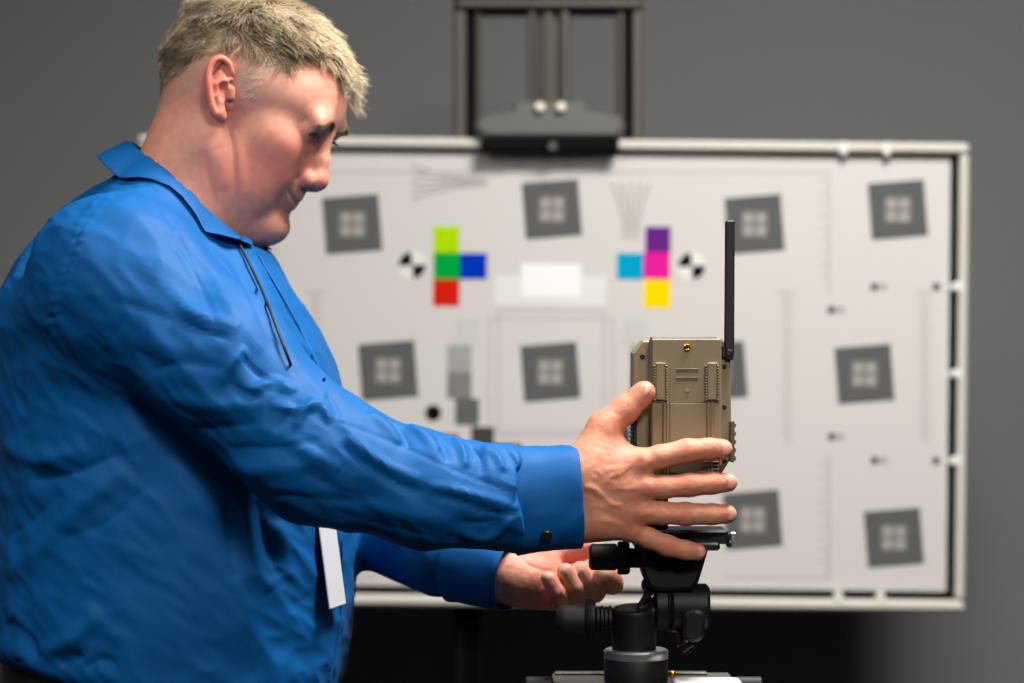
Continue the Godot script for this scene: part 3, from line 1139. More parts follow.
	# ribbed catch on the right edge, cable block on the left edge
	st = started()
	bevel_box(st, at(731.5, 441, -0.02), Vector3(4.5 * k, 42 * k, 0.02), 0.0008)
	for i in 5:
		bevel_box(st, at(734, 425 + i * 8.2, -0.02), Vector3(2.4 * k, 4.4 * k, 0.018), 0.0006)
	piece("side_catch", st, M.tan_dark, o, back)
	st = started()
	for i in 16:
		bevel_box(st, at(632.5, 412 + i * 4.2, -0.03), Vector3(5 * k, 2.6 * k, 0.03), 0.0008)
	bevel_box(st, at(634, 443, -0.03), Vector3(4 * k, 66 * k, 0.034), 0.001)
	piece("ribbed_side_cover", st, M.screw_black, o, back)
	st = started()
	bevel_box(st, at(683, 339, -0.03), Vector3(66 * k, 4 * k, 0.02), 0.001)
	piece("top_seal", st, M.screw_black, o, back)
	# black mount column below
	st = started()
	bevel_box(st, at(652, 502, -0.03), Vector3(30 * k, 54 * k, 0.04), 0.002)
	piece("mount_bracket", st, M.head_black, o, back)
	# antenna on its hinge
	st = started()
	plate(st, poly.call([725.5, 222, 726.5, 220.5, 733.5, 220.5, 734.5, 222, 734, 350, 733, 360, 725.5, 360, 724.5, 350], -0.015), -0.021, -0.011, 0.0012)
	var ant := piece("antenna", st, M.rubber, o, back)
	st = started()
	rod(st, at(729, 353, -0.023), at(729, 353, -0.0095), 3.6 * k, 0.0008, 24)
	bevel_box(st, at(724, 352, -0.018), Vector3(6 * k, 12 * k, 0.012), 0.001)
	piece("antenna_hinge", st, M.rubber, ant)
	st = started()
	rod(st, at(723.5, 343.5, -0.018), at(723.5, 347, -0.018), 2.2 * k, 0.0006, 16)
	piece("hinge_pin", st, M.satin_metal, ant)


# ------------------------------------------------------------------ the man
const HEAD_Z := -0.2
var HX := Transform3D()   # head axes: x forward, y up, z to his right, in photo pixels at the head's depth


func skin_materials() -> void:
	var skin := mat("skin", Color.WHITE, 0.46, 0.0, 0.45)
	skin.vertex_color_use_as_albedo = true
	skin.subsurf_scatter_enabled = true
	skin.subsurf_scatter_strength = 0.03
	grain(skin, noise(0.2, 11, true, 6.0, 512, 5), 14.0, 0.5)
	var hair := mat("hair", Color.WHITE, 0.5, 0.0, 0.4)
	hair.vertex_color_use_as_albedo = true
	mat("eye_white", rgb8(205, 195, 188), 0.25)
	mat("iris", rgb8(52, 62, 72), 0.15)
	mat("lash", rgb8(70, 52, 40), 0.7)
	var nl := mat("nail", rgb8(216, 152, 132), 0.48, 0.0, 0.5)
	nl.subsurf_scatter_enabled = true
	nl.subsurf_scatter_strength = 0.06
	var shirt := mat("shirt_cloth", rgb8(0, 84, 149), 0.6, 0.0, 0.32)
	shirt.rim_enabled = true
	shirt.rim = 0.03
	shirt.rim_tint = 0.6
	grain(shirt, noise(0.35, 12, true, 3.0, 512, 3), 9.0, 0.4)
	mat("shirt_thread", rgb8(22, 120, 205), 0.7)
	mat("shirt_button", rgb8(30, 26, 30), 0.3)
	var cloth := mat("trouser_cloth", rgb8(24, 24, 28), 0.85)
	grain(cloth, noise(0.3, 13, true, 4.0), 8.0, 0.4)
	mat("belt_leather", rgb8(20, 18, 17), 0.45)
	mat("shoe_leather", rgb8(26, 20, 16), 0.35)
	mat("badge_card", rgb8(214, 216, 220), 0.35)


func head_clay() -> Clay:
	var c := Clay.new()
	# skull
	c.ball(Vector3(-7, 25, 0), Vector3(95, 70, 74), 1)
	c.ball(Vector3(-27, 24, 0), Vector3(71, 66, 76), 10)
	c.ball(Vector3(48, 24, 0), Vector3(44, 46, 58), 14)
	# face
	c.ball(Vector3(40, -34, 0), Vector3(50, 72, 58), 18)
	for s in [-1.0, 1.0]:
		c.ball(Vector3(77.5, 19.5, s * 24), Vector3(11, 9, 26), 14, 0, Basis(Vector3.UP, s * 0.4))
		c.ball(Vector3(53, -16, s * 51), Vector3(20, 16, 13), 18)
		c.ball(Vector3(56, -42, s * 38), Vector3(28, 32, 22), 16)
		c.ball(Vector3(69.5, -19, s * 31), Vector3(15, 17, 18), 14)
		c.ball(Vector3(46, -76, s * 42), Vector3(30, 28, 19), 18)
		c.cap(Vector3(2, -52, s * 58), Vector3(70, -98, s * 20), 14, 13, 18)
	c.ball(Vector3(66, -62, 0), Vector3(25, 24, 31), 14)
	c.ball(Vector3(81, -97, 0), Vector3(14, 15, 21), 12)
	c.ball(Vector3(52, -106, 0), Vector3(34, 18, 38), 16)
	# eye sockets, balls and lids
	for s in [-1.0, 1.0]:
		c.ball(Vector3(95, 4, s * 35), Vector3(12, 8, 11), 10, 1)
		c.ball(Vector3(75.5, 5, s * 33), Vector3(13.8, 12.5, 15.5), 4)
		c.ball(Vector3(81.5, 14.0, s * 34), Vector3(6.5, 6, 17), 7, 0, Basis(Vector3.UP, s * 0.5))
		c.ball(Vector3(90, 1.4, s * 34), Vector3(13, 2.3, 12), 1.5, 1, Basis(Vector3.BACK, -0.12))
	# nose
	c.cap(Vector3(86, 4, 0), Vector3(93, -18, 0), 7.5, 8.5, 8)
	c.cap(Vector3(93, -18, 0), Vector3(97, -35, 0), 8.5, 11.5, 5)
	c.ball(Vector3(98.5, -37.5, 0), Vector3(11, 11, 12.5), 5)
	c.cap(Vector3(99, -44, 0), Vector3(88, -51, 0), 5, 4.5, 4)
	for s in [-1.0, 1.0]:
		c.ball(Vector3(90, -41, s * 13), Vector3(11, 8.5, 7.5), 5)
		c.cap(Vector3(93, -49.5, s * 7.5), Vector3(98, -42, s * 6.5), 3.6, 2.0, 2.5, 1)
		c.cap(Vector3(80, -36, s * 21), Vector3(82, -47, s * 20), 2.0, 2.2, 5, 1)
	# lips and the line between them
	for s in [-1.0, 1.0]:
		c.cap(Vector3(86, -61, 0), Vector3(75.5, -55, s * 23), 5.0, 2.6, 5)
		c.cap(Vector3(84.5, -72.5, 0), Vector3(74.5, -63.5, s * 22), 5.4, 2.8, 5)
	c.ball(Vector3(94, -82, 0), Vector3(5, 4.5, 18), 8, 1)
	for s in [-1.0, 1.0]:
		var line := []
		for q in [[0, -66.8], [8, -66], [15, -64], [21, -61.2], [26, -58.6], [29, -57.5]]:
			line.append(on_face(c, q[1], s * q[0]) - Vector3(0.6, 0, 0))
		c.chain(line, [1.7, 1.8, 1.8, 1.8, 1.7, 1.0], 1.6, 1)
	return c


func moved(c: Clay, x: Transform3D) -> void:   # carries a clay of head axes into the world
	var k := x.basis.x.length()
	for i in c.kind.size():
		c.a[i] = x * c.a[i]
		c.soft[i] *= k
		c.ra[i] *= k
		if c.kind[i] == 0:
			c.b[i] = x * c.b[i]
			c.rb[i] *= k
		elif c.kind[i] == 1:
			c.b[i] *= k
			c.fr[i] = c.fr[i] * x.basis.orthonormalized().inverse()


func ear(c: Clay, z0: float, mirror: Transform3D, use_mirror: bool) -> void:
	var P := func(px: float, py: float, dz: float) -> Vector3:
		var p := at(px, py, z0 + dz)
		if use_mirror:
			var l := HX.affine_inverse() * p
			l.z = -l.z
			return HX * l
		return p
	var u := 0.00097
	# back plate, leaning out towards its rear edge
	var rim0 := [[232, 74, -0.002], [229, 64, 0.001], [222, 58.5, 0.003], [214, 61, 0.005], [209, 70, 0.0065], [208.3, 82, 0.007], [209.5, 95, 0.0065], [212.5, 108, 0.004], [217, 117, 0.001]]
	var r := []
	var rad := []
	for i in rim0.size() - 1:
		var g: Array = []
		for e in [maxi(i - 1, 0), i, i + 1, mini(i + 2, rim0.size() - 1)]:
			g.append(Vector3(rim0[e][0], rim0[e][1], rim0[e][2] * 1000.0))
		for j in 4:
			var q: Vector3 = g[1].cubic_interpolate(g[2], g[0], g[3], j / 4.0)
			r.append(P.call(q.x, q.y, q.z * 0.001))
			rad.append(lerpf(2.3, 2.9, clampf(i / 2.0, 0.0, 1.0)) * u)
	c.chain([P.call(226, 70, -0.006), P.call(218, 84, -0.003), P.call(216, 100, -0.003), P.call(219, 112, -0.003)], [9 * u, 10 * u, 8.5 * u, 6.5 * u], 3 * u)
	c.cap(P.call(229, 84, -0.016), P.call(227, 104, -0.016), 9 * u, 9 * u, 6 * u)
	# hollow it, then lay the folds on
	c.cap(P.call(224, 68, 0.0075), P.call(214, 80, 0.0085), 6.0 * u, 5.0 * u, 2 * u, 1)
	c.cap(P.call(213, 84, 0.009), P.call(216, 103, 0.008), 4.6 * u, 4 * u, 3 * u, 1)
	c.cap(P.call(224.5, 88, 0.0045), P.call(223.5, 96, 0.0055), 6.2 * u, 5.4 * u, 2 * u, 1)
	c.cap(P.call(225, 68, 0.005), P.call(229, 76, 0.003), 4.2 * u, 3.8 * u, 2 * u, 1)
	c.chain(r, rad, 2.2 * u)
	c.chain([P.call(220, 73, 0.0015), P.call(215.5, 84, 0.003), P.call(216, 96, 0.003), P.call(219, 106, 0.0015)], [2.4 * u, 2.8 * u, 2.6 * u, 2.2 * u], 2.5 * u)
	c.cap(P.call(219, 82, 0.002), P.call(231, 79.5, -0.002), 2.4 * u, 2.2 * u, 2 * u)
	c.cap(P.call(235.5, 82, -0.017), P.call(235.5, 106, -0.017), 7.5 * u, 6.5 * u, 5 * u)
	c.cap(P.call(231.5, 90, -0.003), P.call(231.5, 97, -0.003), 4.0 * u, 3.4 * u, 5 * u)
	c.cap(P.call(218.5, 113, -0.001), P.call(221.5, 117, -0.003), 5.4 * u, 5.2 * u, 4 * u)
	c.cap(P.call(227, 98.5, 0.003), P.call(226, 102, 0.002), 2.2 * u, 1.8 * u, 2 * u, 1)


func right_hand() -> Clay:
	var c := Clay.new()
	var m := 0.0009   # metres per photo pixel at the hand
	var P := func(x: float, y: float, z: float) -> Vector3: return at(x, y, z)
	# wrist and the back of the hand
	c.cap(P.call(530, 486, 0.020), P.call(574, 478, 0.021), 24 * m, 24 * m, 0.01)
	c.cap(P.call(530, 510, 0.020), P.call(574, 516, 0.019), 24 * m, 24 * m, 0.016)
	c.cap(P.call(576, 477, 0.021), P.call(598, 474, 0.022), 24 * m, 21 * m, 0.012)
	c.cap(P.call(574, 516, 0.019), P.call(596, 517, 0.019), 24 * m, 22 * m, 0.012)
	c.cap(P.call(592, 472, 0.022), P.call(640, 462.5, 0.020), 20 * m, 13.2 * m, 0.013)
	c.cap(P.call(592, 488, 0.023), P.call(643, 487.5, 0.022), 20 * m, 12.8 * m, 0.012)
	c.cap(P.call(592, 503, 0.021), P.call(640, 511.5, 0.020), 20 * m, 12.2 * m, 0.012)
	c.cap(P.call(592, 518, 0.018), P.call(631, 530.5, 0.016), 20 * m, 11.2 * m, 0.012)
	# fingers: knuckle, middle joint, end joint, tip
	var F := func(j: Array, r: Array) -> void:
		var pts := []
		var rad := []
		for i in j.size():
			pts.append(P.call(j[i][0], j[i][1], j[i][2]))
			rad.append(r[i] * m)
		c.chain(pts, rad, 0.0032)
	F.call([[640, 462.5, 0.020], [660, 457, 0.019], [687, 451.0, 0.0165], [709, 449, 0.0135], [722.5, 449, 0.0115]], [13.0, 11.8, 11.9, 10.6, 9.9])
	F.call([[643, 487.5, 0.022], [664, 487, 0.021], [689, 485.2, 0.0185], [712, 483.5, 0.015], [727.5, 482.6, 0.0125]], [12.6, 11.2, 11.5, 10.4, 9.6])
	F.call([[640, 511.5, 0.020], [662, 513, 0.019], [685, 514, 0.0165], [711, 514.2, 0.0135], [727, 514, 0.011]], [12.2, 11.1, 11.4, 10.4, 9.6])
	F.call([[631, 530.5, 0.016], [649, 538, 0.015], [667, 545.5, 0.0135], [685, 550, 0.011], [697.5, 551.8, 0.0095]], [11.2, 10.0, 10.2, 9.2, 8.6])
	# thumb, leaving the side of the palm
	c.cap(P.call(593, 457, 0.017), P.call(605, 428, 0.010), 20 * m, 16.2 * m, 0.012)
	c.cap(P.call(604, 428, 0.010), P.call(626, 409, 0.006), 16.5 * m, 13.2 * m, 0.006)
	c.cap(P.call(626, 409, 0.006), P.call(643, 393.5, 0.0045), 13.4 * m, 10.8 * m, 0.005)
	c.cap(P.call(640, 396.5, 0.0045), P.call(644.5, 392, 0.005), 11.6 * m, 10.6 * m, 0.004)
	# web between thumb and forefinger
	c.cap(P.call(594, 455, 0.013), P.call(627, 459, 0.013), 17 * m, 10 * m, 0.014)
	c.cap(P.call(600, 440, 0.010), P.call(618, 448, 0.011), 12 * m, 8 * m, 0.012)
	return c


func left_hand() -> Clay:
	var c := Clay.new()
	var m := 0.00094
	var P := func(x: float, y: float, z: float) -> Vector3: return at(x, y, z)
	c.cap(P.call(470, 566, -0.118), P.call(503, 574, -0.113), 27 * m, 26 * m, 0.01)
	c.cap(P.call(503, 573, -0.115), P.call(535, 577, -0.116), 27 * m, 26 * m, 0.012)
	c.cap(P.call(520, 583, -0.110), P.call(552, 596, -0.116), 22 * m, 14.5 * m, 0.014)
	c.cap(P.call(530, 578, -0.116), P.call(574, 588, -0.128), 22 * m, 14 * m, 0.014)
	var F := func(j: Array, r: Array) -> void:
		var pts := []
		var rad := []
		for i in j.size():
			pts.append(P.call(j[i][0], j[i][1], j[i][2]))
			rad.append(r[i] * m)
		c.chain(pts, rad, 0.0012)
	# little, ring, middle and forefinger curl up towards the knob, their nails to the front
	F.call([[556, 600, -0.116], [564, 605, -0.093], [557, 592.5, -0.080], [548.5, 578, -0.079]], [10.0, 9.4, 9.0, 7.8])
	F.call([[566, 596, -0.122], [580, 601, -0.101], [573.5, 587, -0.087], [565.5, 571.5, -0.085]], [10.6, 10.0, 9.6, 8.6])
	F.call([[576, 588, -0.130], [595, 592, -0.109], [589, 581, -0.095], [580.5, 570.5, -0.093]], [11.0, 10.8, 10.6, 9.6])
	F.call([[584, 578, -0.136], [612, 583, -0.124], [609, 579, -0.102], [604.5, 576, -0.089]], [11.6, 12.0, 12.2, 11.8])
	# ball of the thumb and the thumb behind the knob
	c.cap(P.call(516, 565, -0.122), P.call(556, 556, -0.136), 19 * m, 13 * m, 0.010)
	c.cap(P.call(556, 556, -0.136), P.call(578, 551, -0.128), 12 * m, 10.4 * m, 0.005)
	c.cap(P.call(578, 551, -0.128), P.call(596, 549, -0.112), 10.6 * m, 8.6 * m, 0.004)
	return c


func creased(v: PackedVector3Array, n: PackedVector3Array, idx: PackedInt32Array, amp: float) -> PackedVector3Array:
	var f := FastNoiseLite.new()
	f.seed = 41
	f.frequency = 130.0
	f.fractal_type = FastNoiseLite.FRACTAL_RIDGED
	f.fractal_octaves = 2
	for i in v.size():
		var p := v[i]
		v[i] += n[i] * amp * f.get_noise_3d(p.x * 0.9 + p.y * 0.3, p.y * 0.7, p.z)
	return normals_of(v, idx)


func blush(v: PackedVector3Array, n: PackedVector3Array, base: Color, spots: Array, seed_: int) -> PackedColorArray:
	var f := FastNoiseLite.new()
	f.seed = seed_
	f.frequency = 90.0
	f.fractal_octaves = 3
	var g := FastNoiseLite.new()
	g.seed = seed_ + 7
	g.frequency = 420.0
	var col := PackedColorArray()
	col.resize(v.size())
	var b := base.srgb_to_linear()
	var red := rgb8(196, 96, 80).srgb_to_linear()
	for i in v.size():
		var p := v[i]
		var c := b.lerp(red, clampf(0.14 + 0.26 * f.get_noise_3dv(p) + 0.12 * g.get_noise_3dv(p), 0.0, 0.5))
		for s in spots:
			var d := p.distance_squared_to(s[0])
			var r: float = s[1]
			if d < r * r * 5.0:
				c = c.lerp(s[2], s[3] * exp(-d / (r * r)))
		col[i] = c
	return col


func hair_here(l: Vector3) -> float:   # how thickly hair grows at l, in head axes
	var az := absf(l.z)
	var low: float        # below this it thins out
	var edge: float       # below this nothing grows
	if l.x > 40.0:
		var front := lerpf(82.0, 40.0, clampf(az / 46.0, 0.0, 1.0))
		return 1.0 if l.y > 56.0 and l.x < front else 0.0
	if l.x > 13.0:
		low = 61.0
		edge = 44.0 if l.x > 26.0 else 8.0
	elif l.x > -15.0:
		low = lerpf(54.0, 61.0, (l.x + 15.0) / 28.0)
		edge = 14.0
	elif l.x > -42.0:
		low = lerpf(32.0, 54.0, (l.x + 42.0) / 27.0)
		edge = minf((l.x + 26.0) * 1.36 + 2.0, 14.0)
	else:
		low = lerpf(-34.0, 32.0, clampf((l.x + 78.0) / 36.0, 0.0, 1.0))
		edge = (l.x + 26.0) * 1.36 + 2.0
	if l.y < edge:
		return 0.0
	return clampf(0.42 + 0.58 * (l.y - low + 16.0) / 18.0, 0.42 if l.x < 13.0 else 0.2, 1.0)


func person() -> void:
	skin_materials()
	var spin := Basis(Vector3.UP, -0.17) * Basis(Vector3.BACK, -0.47)
	HX = Transform3D(spin.scaled(Vector3.ONE * size_at(HEAD_Z)), at(248, 103, HEAD_Z))
	HX = Transform3D(spin * Basis.from_scale(Vector3.ONE * size_at(HEAD_Z)), at(248, 103, HEAD_Z))
	var foot := at(185, 341, HEAD_Z)
	foot.y = 0.0
	var o := thing("person", "grey-haired man in a blue shirt reaching to the tan rugged camera", "person", foot)
	var back := -foot
	body_skin(o, back)
	hair(o, back)
	eyes(o, back)
	shirt(o, back)
	lower_body(o, back)
	badge()


func body_skin(o: Node3D, back: Vector3) -> void:
	var am := ArrayMesh.new()
	# head, neck and ears
	var c := head_clay()
	moved(c, HX)
	var nk := size_at(HEAD_Z)
	c.cap(at(222, 112, HEAD_Z), at(188, 210, HEAD_Z), 60 * nk, 66 * nk, 0.022)
	c.cap(at(234, 150, HEAD_Z), at(212, 212, HEAD_Z), 48 * nk, 46 * nk, 0.03)
	var net := c.net(0.0019, HX.origin - Vector3(0.125, 0.15, 0.095), HX.origin + Vector3(0.115, 0.135, 0.115))
	var v: PackedVector3Array = net[0]
	var n := normals_of(v, net[1])
	emboss(v, n, [
		[[303, 178, 292, 180, 284, 186, 279, 195], -1.0, 2.6], [[297, 180, 286, 183, 278, 194], 0.8, 4.0],
		[[283, 190, 279, 200, 278, 210], -0.5, 3.0], [[262, 208, 266, 222, 262, 236], -0.8, 4.0], [[248, 214, 252, 232], 0.8, 7.0],
		[[228, 126, 233, 150, 235, 185, 233, 216], -1.8, 3.0], [[236, 130, 241, 160, 243, 200], 1.6, 6.0], [[204, 150, 209, 178, 217, 208], -1.3, 3.0], [[220, 150, 224, 190], 1.0, 7.0],
		[[318, 136, 310, 142, 303, 143], -0.9, 2.2], [[308, 128, 299, 128], -0.6, 1.6], [[307, 131, 298, 134], -0.6, 1.6], [[306, 135, 299, 140], -0.6, 1.6],
		[[322, 140, 314, 148, 305, 150], 0.8, 3.0], [[318, 151, 306, 156], -0.35, 2.6],
		[[342, 84, 330, 80, 318, 82], -0.5, 1.6], [[343, 93, 330, 89, 316, 91], -0.5, 1.6], [[342, 102, 332, 99, 318, 101], -0.45, 1.6],
	], HEAD_Z - 0.01, 0.2)
	n = normals_of(v, net[1])
	var red := rgb8(192, 84, 70).srgb_to_linear()
	var pale := rgb8(236, 190, 166).srgb_to_linear()
	var lip := rgb8(176, 92, 84).srgb_to_linear()
	var grey := rgb8(168, 134, 118).srgb_to_linear()
	var white_hair := rgb8(196, 184, 166).srgb_to_linear()
	var brown_hair := rgb8(128, 110, 88).srgb_to_linear()
	var H := func(x: float, y: float, z: float) -> Vector3: return HX * Vector3(x, y, z)
	var spots := [[H.call(106, -40, 0), 0.016, red, 0.55], [H.call(92, -42, 14), 0.010, red, 0.5], [H.call(70, -28, 48), 0.026, red, 0.5], [H.call(52, -60, 52), 0.028, red, 0.4],
		[H.call(10, -20, 68), 0.018, red, 0.3], [H.call(20, 30, 72), 0.03, pale, 0.4], [H.call(82, -88, 10), 0.018, grey, 0.25], [H.call(80, -56, 22), 0.010, grey, 0.2],
		[H.call(88, -62, 2), 0.006, lip, 0.5], [H.call(80, -61, 16), 0.004, lip, 0.6], [H.call(85, -71, 6), 0.006, lip, 0.5], [at(222, 62, -0.12), 0.014, red, 0.5], [at(210, 90, -0.12), 0.012, red, 0.55],
		[at(220, 116, -0.12), 0.012, red, 0.45], [at(225, 175, -0.14), 0.03, red, 0.3], [at(180, 150, -0.13), 0.025, pale, 0.2], [H.call(86, 6, 32), 0.012, rgb8(176, 110, 96).srgb_to_linear(), 0.5]]
	var col := blush(v, n, rgb8(230, 162, 138), spots, 3)
	var inv := HX.affine_inverse()
	var hn := FastNoiseLite.new()
	hn.seed = 5
	hn.frequency = 0.2
	for i in v.size():
		var l := inv * v[i]
		var thick := hair_here(l)
		if thick > 0.0:
			col[i] = col[i].lerp(white_hair.lerp(brown_hair, clampf(thick + 0.4 * hn.get_noise_3dv(l), 0.0, 1.0)), 0.85 * thick * thick + 0.14)
	add_arrays(am, v, net[1], M.skin, col, n)
	for far in [false, true]:
		c = Clay.new()
		ear(c, -0.1225, HX, far)
		var mid := at(220, 90, -0.122)
		if far:
			var l := inv * mid
			l.z = -l.z
			mid = HX * l
		net = c.net(0.001 if not far else 0.0026, mid - Vector3.ONE * 0.046, mid + Vector3.ONE * 0.046)
		v = net[0]
		col = blush(v, normals_of(v, net[1]), rgb8(222, 142, 120), [[at(218, 60, -0.118), 0.012, red, 0.5], [at(209, 88, -0.116), 0.012, red, 0.6], [at(219, 117, -0.12), 0.01, red, 0.3]], 9)
		add_arrays(am, v, net[1], M.skin, col)
	# right hand
	c = right_hand()
	net = c.net(0.0018, at(528, 575, 0.0) - Vector3(0, 0, 0.03), at(752, 365, 0.0) + Vector3(0, 0, 0.07))
	v = net[0]
	n = normals_of(v, net[1])
	emboss(v, n, [
		[[583, 487, 594, 489, 605, 499], 2.0, 2.6], [[604, 498, 612, 504, 622, 506], 1.3, 2.4], [[583, 493, 592, 496, 600, 505], -1.4, 2.6], [[590, 472, 606, 478, 620, 482], -0.7, 3.0], [[600, 512, 616, 516, 628, 524], -0.7, 3.0], [[604, 470, 622, 468, 634, 463], 0.6, 2.4], [[606, 488, 622, 489, 638, 488], 0.6, 2.4],
		[[606, 478, 618, 474, 630, 468], 0.7, 2.2], [[596, 470, 610, 482, 622, 484], 0.6, 2.2], [[600, 520, 614, 522, 624, 528], 0.7, 2.4],
		[[594, 458, 606, 464, 618, 464], -0.7, 3.0], [[583, 474, 590, 480, 602, 484], -0.7, 2.6],
		[[640, 453, 645, 462, 641, 470], 0.9, 4.0], [[645, 480, 649, 488, 645, 495], 0.9, 4.0], [[642, 505, 646, 512, 641, 518], 0.8, 4.0], [[632, 526, 636, 531, 631, 537], 0.8, 4.0],
		[[684, 443, 685.5, 451, 685, 458], -0.45, 1.3], [[688, 443, 690, 451, 689, 458], -0.45, 1.3], [[686, 477, 687, 485, 686, 493], -0.45, 1.3], [[690, 477, 692, 485, 690, 493], -0.45, 1.3],
		[[682, 506, 684, 514, 682, 522], -0.45, 1.3], [[686, 506, 688, 514, 687, 522], -0.45, 1.3], [[664, 539, 664, 545, 660, 552], -0.4, 1.3], [[668, 540, 669, 546, 665, 553], -0.4, 1.3],
		[[709, 442, 710.5, 449, 710, 456], -0.3, 1.1], [[713, 477, 714, 484, 713, 491], -0.3, 1.1], [[712, 507, 713, 514, 712, 521], -0.3, 1.1],
		[[616, 406, 623, 409, 632, 418], -0.4, 1.4], [[620, 402, 627, 406, 635, 413], -0.4, 1.4], [[652, 462, 664, 458], -0.3, 3.0],
		[[586, 470, 594, 463, 600, 450], 0.5, 3.0], [[588, 510, 600, 506, 612, 508], 0.5, 2.6]], 0.004, 0.2)
	n = normals_of(v, net[1])
	n = creased(v, n, net[1], 0.00034)
	var joints := []
	for q in [[687, 451, 0.025], [689, 485, 0.027], [685, 514, 0.025], [667, 546, 0.022], [641, 461, 0.031], [645, 488, 0.033], [641, 512, 0.03], [632, 531, 0.026]]:
		joints.append([at(q[0], q[1], q[2]), 0.0085, red, 0.42])
	for q in [[722, 449, 0.019], [728, 483, 0.02], [727, 514, 0.018], [697, 552, 0.016], [640, 395, 0.014], [617, 417, 0.02], [585, 535, 0.03]]:
		joints.append([at(q[0], q[1], q[2]), 0.012, red, 0.3])
	joints.append([at(612, 452, 0.03), 0.022, red, 0.25])
	joints.append([at(600, 495, 0.04), 0.02, rgb8(206, 142, 112).srgb_to_linear(), 0.5])
	col = blush(v, n, rgb8(210, 144, 114), joints, 21)
	add_arrays(am, v, net[1], M.skin, col, n)
	# left hand
	c = left_hand()
	net = c.net(0.0019, at(470, 640, -0.11) - Vector3(0, 0, 0.06), at(640, 525, -0.11) + Vector3(0, 0, 0.06))
	v = net[0]
	n = normals_of(v, net[1])
	emboss(v, n, [[[518, 553, 530, 566, 556, 573], -1.6, 3.0], [[538, 590, 545, 580, 552, 570], -1.0, 3.0], [[520, 590, 530, 598], -0.5, 3.0]], -0.13, 0.2)
	n = normals_of(v, net[1])
	n = creased(v, n, net[1], 0.00026)
	col = blush(v, n, rgb8(224, 156, 132), [[at(545, 558, -0.11), 0.02, red, 0.6], [at(585, 552, -0.11), 0.016, red, 0.6], [at(545, 598, -0.09), 0.016, red, 0.3], [at(547.5, 576.5, -0.0718), 0.0042, pale, 0.7], [at(564.6, 570, -0.077), 0.0046, pale, 0.7], [at(579.8, 569.5, -0.084), 0.0046, pale, 0.7], [at(606, 574, -0.078), 0.005, pale, 0.7]], 33)
	add_arrays(am, v, net[1], M.skin, col, n)
	# the arms and trunk under the cloth join head and hands
	c = Clay.new()
	c.chain([at(188, 205, HEAD_Z), at(165, 330, HEAD_Z), at(178, 560, HEAD_Z)], [0.05, 0.10, 0.12], 0.05)
	c.chain([at(160, 300, HEAD_Z), at(124, 284, -0.03), at(316, 458, 0.03), at(548, 498, 0.021)], [0.05, 0.048, 0.042, 0.026], 0.03)
	c.chain([at(160, 300, HEAD_Z), at(172, 292, -0.36), at(335, 510, -0.30), at(480, 568, -0.118)], [0.05, 0.045, 0.036, 0.026], 0.03)
	net = c.net(0.012, Vector3(-0.52, 1.1, -0.46), Vector3(0.08, 1.62, 0.14))
	v = net[0]
	col = blush(v, normals_of(v, net[1]), rgb8(226, 164, 138), [], 3)
	add_arrays(am, v, net[1], M.skin, col)
	var body := obj("body", am, o, back)
	# nails
	var nail := func(p: Vector3, dir: Vector3, out: Vector3, w: float, l: float) -> void:
		var y := dir.normalized()
		var z := (out - y * out.dot(y)).normalized()
		var b := Basis(y.cross(z), y, z)
		var cl := Clay.new()
		cl.ball(p, Vector3(w, l, w * 0.42), 0.0005, 0, b)
		var nn := cl.net(0.0007, p - Vector3.ONE * (l + 0.003), p + Vector3.ONE * (l + 0.003))
		var a2 := ArrayMesh.new()
		add_arrays(a2, nn[0], nn[1], M.nail)
		obj("nail", a2, body)
	nail.call(at(725.5, 448.6, 0.0178), Vector3(1, 0.02, -0.2), Vector3(0.1, 0.12, 1), 0.0062, 0.0066)
	nail.call(at(730.5, 482.3, 0.0185), Vector3(1, 0.03, -0.2), Vector3(0.1, 0.1, 1), 0.0062, 0.0066)
	nail.call(at(730, 513.7, 0.0168), Vector3(1, 0.0, -0.2), Vector3(0.1, 0.1, 1), 0.0062, 0.0064)
	nail.call(at(700, 551.8, 0.0148), Vector3(1, -0.1, -0.2), Vector3(0.1, 0.1, 1), 0.0053, 0.0056)
	nail.call(at(642.5, 390.6, 0.0118), Vector3(0.75, 0.68, 0.0), Vector3(-0.35, 0.35, 1), 0.0068, 0.0078)


